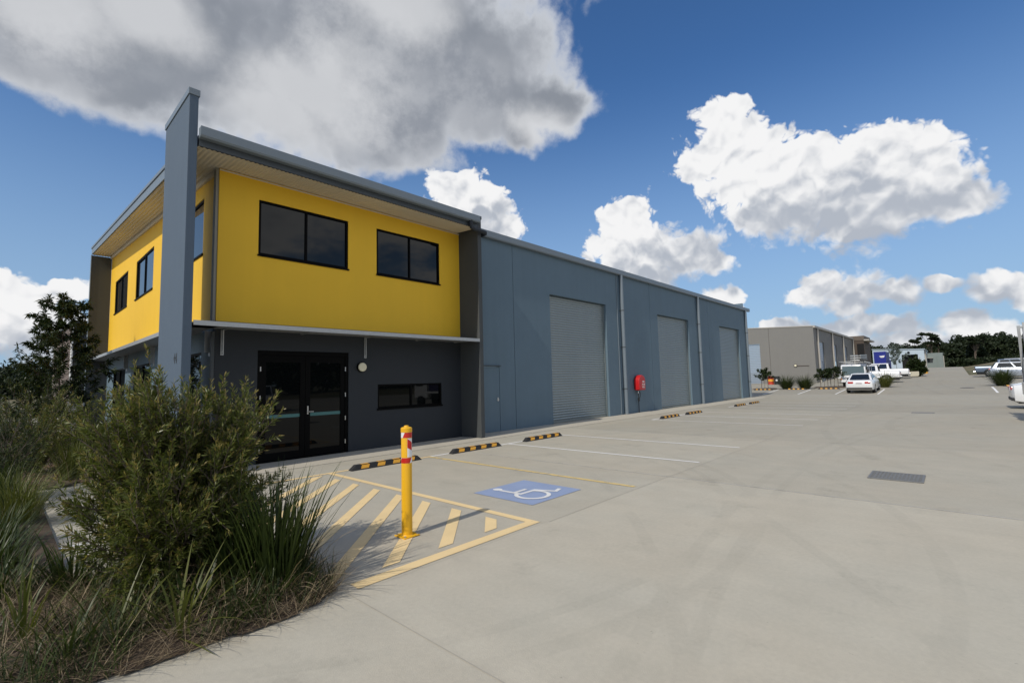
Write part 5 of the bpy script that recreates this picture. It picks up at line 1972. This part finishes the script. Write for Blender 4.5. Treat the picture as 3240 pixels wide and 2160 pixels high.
def leaf_quads(P, size, rs):
    n = len(P)
    a = unit(rs.normal(size=(n, 3)))
    b = unit(np.cross(a, rs.normal(size=(n, 3))))
    s = size*rs.uniform(.5, 1.2, n)[:, None]
    V = np.stack([P-a*s, P+b*s*.45, P+a*s, P-b*s*.45], 1).reshape(-1, 3)
    return V, np.arange(4*n).reshape(-1, 4)


def wood_belt(name, label, spots, seed, per=520, size=.5):
    rs = np.random.default_rng(seed)
    VV, FF, off = [], [], 0
    for x, y, z, r, h in spots:
        for q in range(3):
            P = crown_leaves(x+rs.normal()*r*.2, y+rs.normal()*r*.2, z+h*(.38+.22*q), r, r, h*.30, per//3, size, rs)
            V, F = leaf_quads(P, size, rs)
            VV.append(V)
            FF.append(F+off)
            off += len(V)
    o = quads_mesh(name, np.concatenate(VV), np.concatenate(FF), LF_far)
    return tag(o, label, 'trees', kind='stuff')


rs = np.random.default_rng(99)
sp = []
for k in range(190):
    y = 26-60*rs.uniform()
    x = 205+rs.uniform(0, 55)
    h = (7.2+rs.uniform(-1.0, 1.0)+(1.4 if y < -2 else 0))*x/210
    sp.append((x, y, 1.9, rs.uniform(2.0, 3.4), h))
wood_belt('woodland', 'dark belt of woodland behind the sheds at the top of the drive', sp, 5, 1700, .55)
box_w = MB()
o = wood_belt('woodland', 'dark undergrowth along the foot of the woodland belt', [(198+rs.uniform(0, 8), 24-56*rs.uniform(), 1.5, 2.2, 3.2) for k in range(120)], 6, 900, .5)
sp = [(-30+44*rs.uniform(), 190+50*rs.uniform(), -1, rs.uniform(3, 5), 9.5+rs.uniform(-1.5, 2.5)) for k in range(55)]
wood_belt('woodland', 'dark woodland far behind the slender tree at the left', sp, 7, 1000, .6)
sp = [(-60+140*rs.uniform(), -70-25*rs.uniform(), -1, rs.uniform(3, 5), 9+rs.uniform(-1.5, 2.5)) for k in range(60)]
wood_belt('woodland', 'dark woodland across the road, seen only in the window glass', sp, 8, 500, .9)


def gum(label, x, y, h, r, seed, ncl=8):
    rs = np.random.default_rng(seed)
    z = 2.1
    t = thing('gum_tree', label, 'tree', (x, y, z), 'tall gum trees above the woodland')
    w = MB()
    top = np.array([x+rs.normal()*.3, y+rs.normal()*.3, z+h*.8])
    b0 = np.array([x, y, z])
    w.tube([tuple(b0), tuple(b0*.5+top*.5+rs.normal(size=3)*.2), tuple(top)], [.26, .18, .07], 8)
    VV, FF, off = [], [], 0
    for k in range(ncl):
        s = rs.uniform(.45, .95)
        q = b0+(top-b0)*s
        a = rs.uniform(0, 2*math.pi)
        e = np.array([x+r*math.cos(a)*rs.uniform(.3, 1), y+r*math.sin(a)*rs.uniform(.3, 1), z+h*rs.uniform(.66, .98)])
        w.tube([tuple(q), tuple((q+e)/2+np.array([0, 0, -.25])), tuple(e)], [.09, .06, .025], 5)
        P = crown_leaves(e[0], e[1], e[2], 1.1, 1.1, .5, 330, .25, rs)
        V, F = leaf_quads(P, .26, rs)
        VV.append(V)
        FF.append(F+off)
        off += len(V)
    w.build('trunk', M_bark, t)
    quads_mesh('crown', np.concatenate(VV), np.concatenate(FF), LF_far, t)


gum('broad-crowned gum tree standing above the grey-green building', 200, 4.6, 11.6, 2.6, 201, 13)
gum('small flat-topped gum tree above the pale blue shed', 200, 8.4, 9.6, 1.4, 202, 5)
gum('spreading gum tree on the skyline above the silver hatchback', 200, -5.6, 9.8, 2.8, 203, 11)
gum('thin gum tree at the edge of the broad-crowned gum', 200, 2.6, 10.0, 1.3, 204, 5)
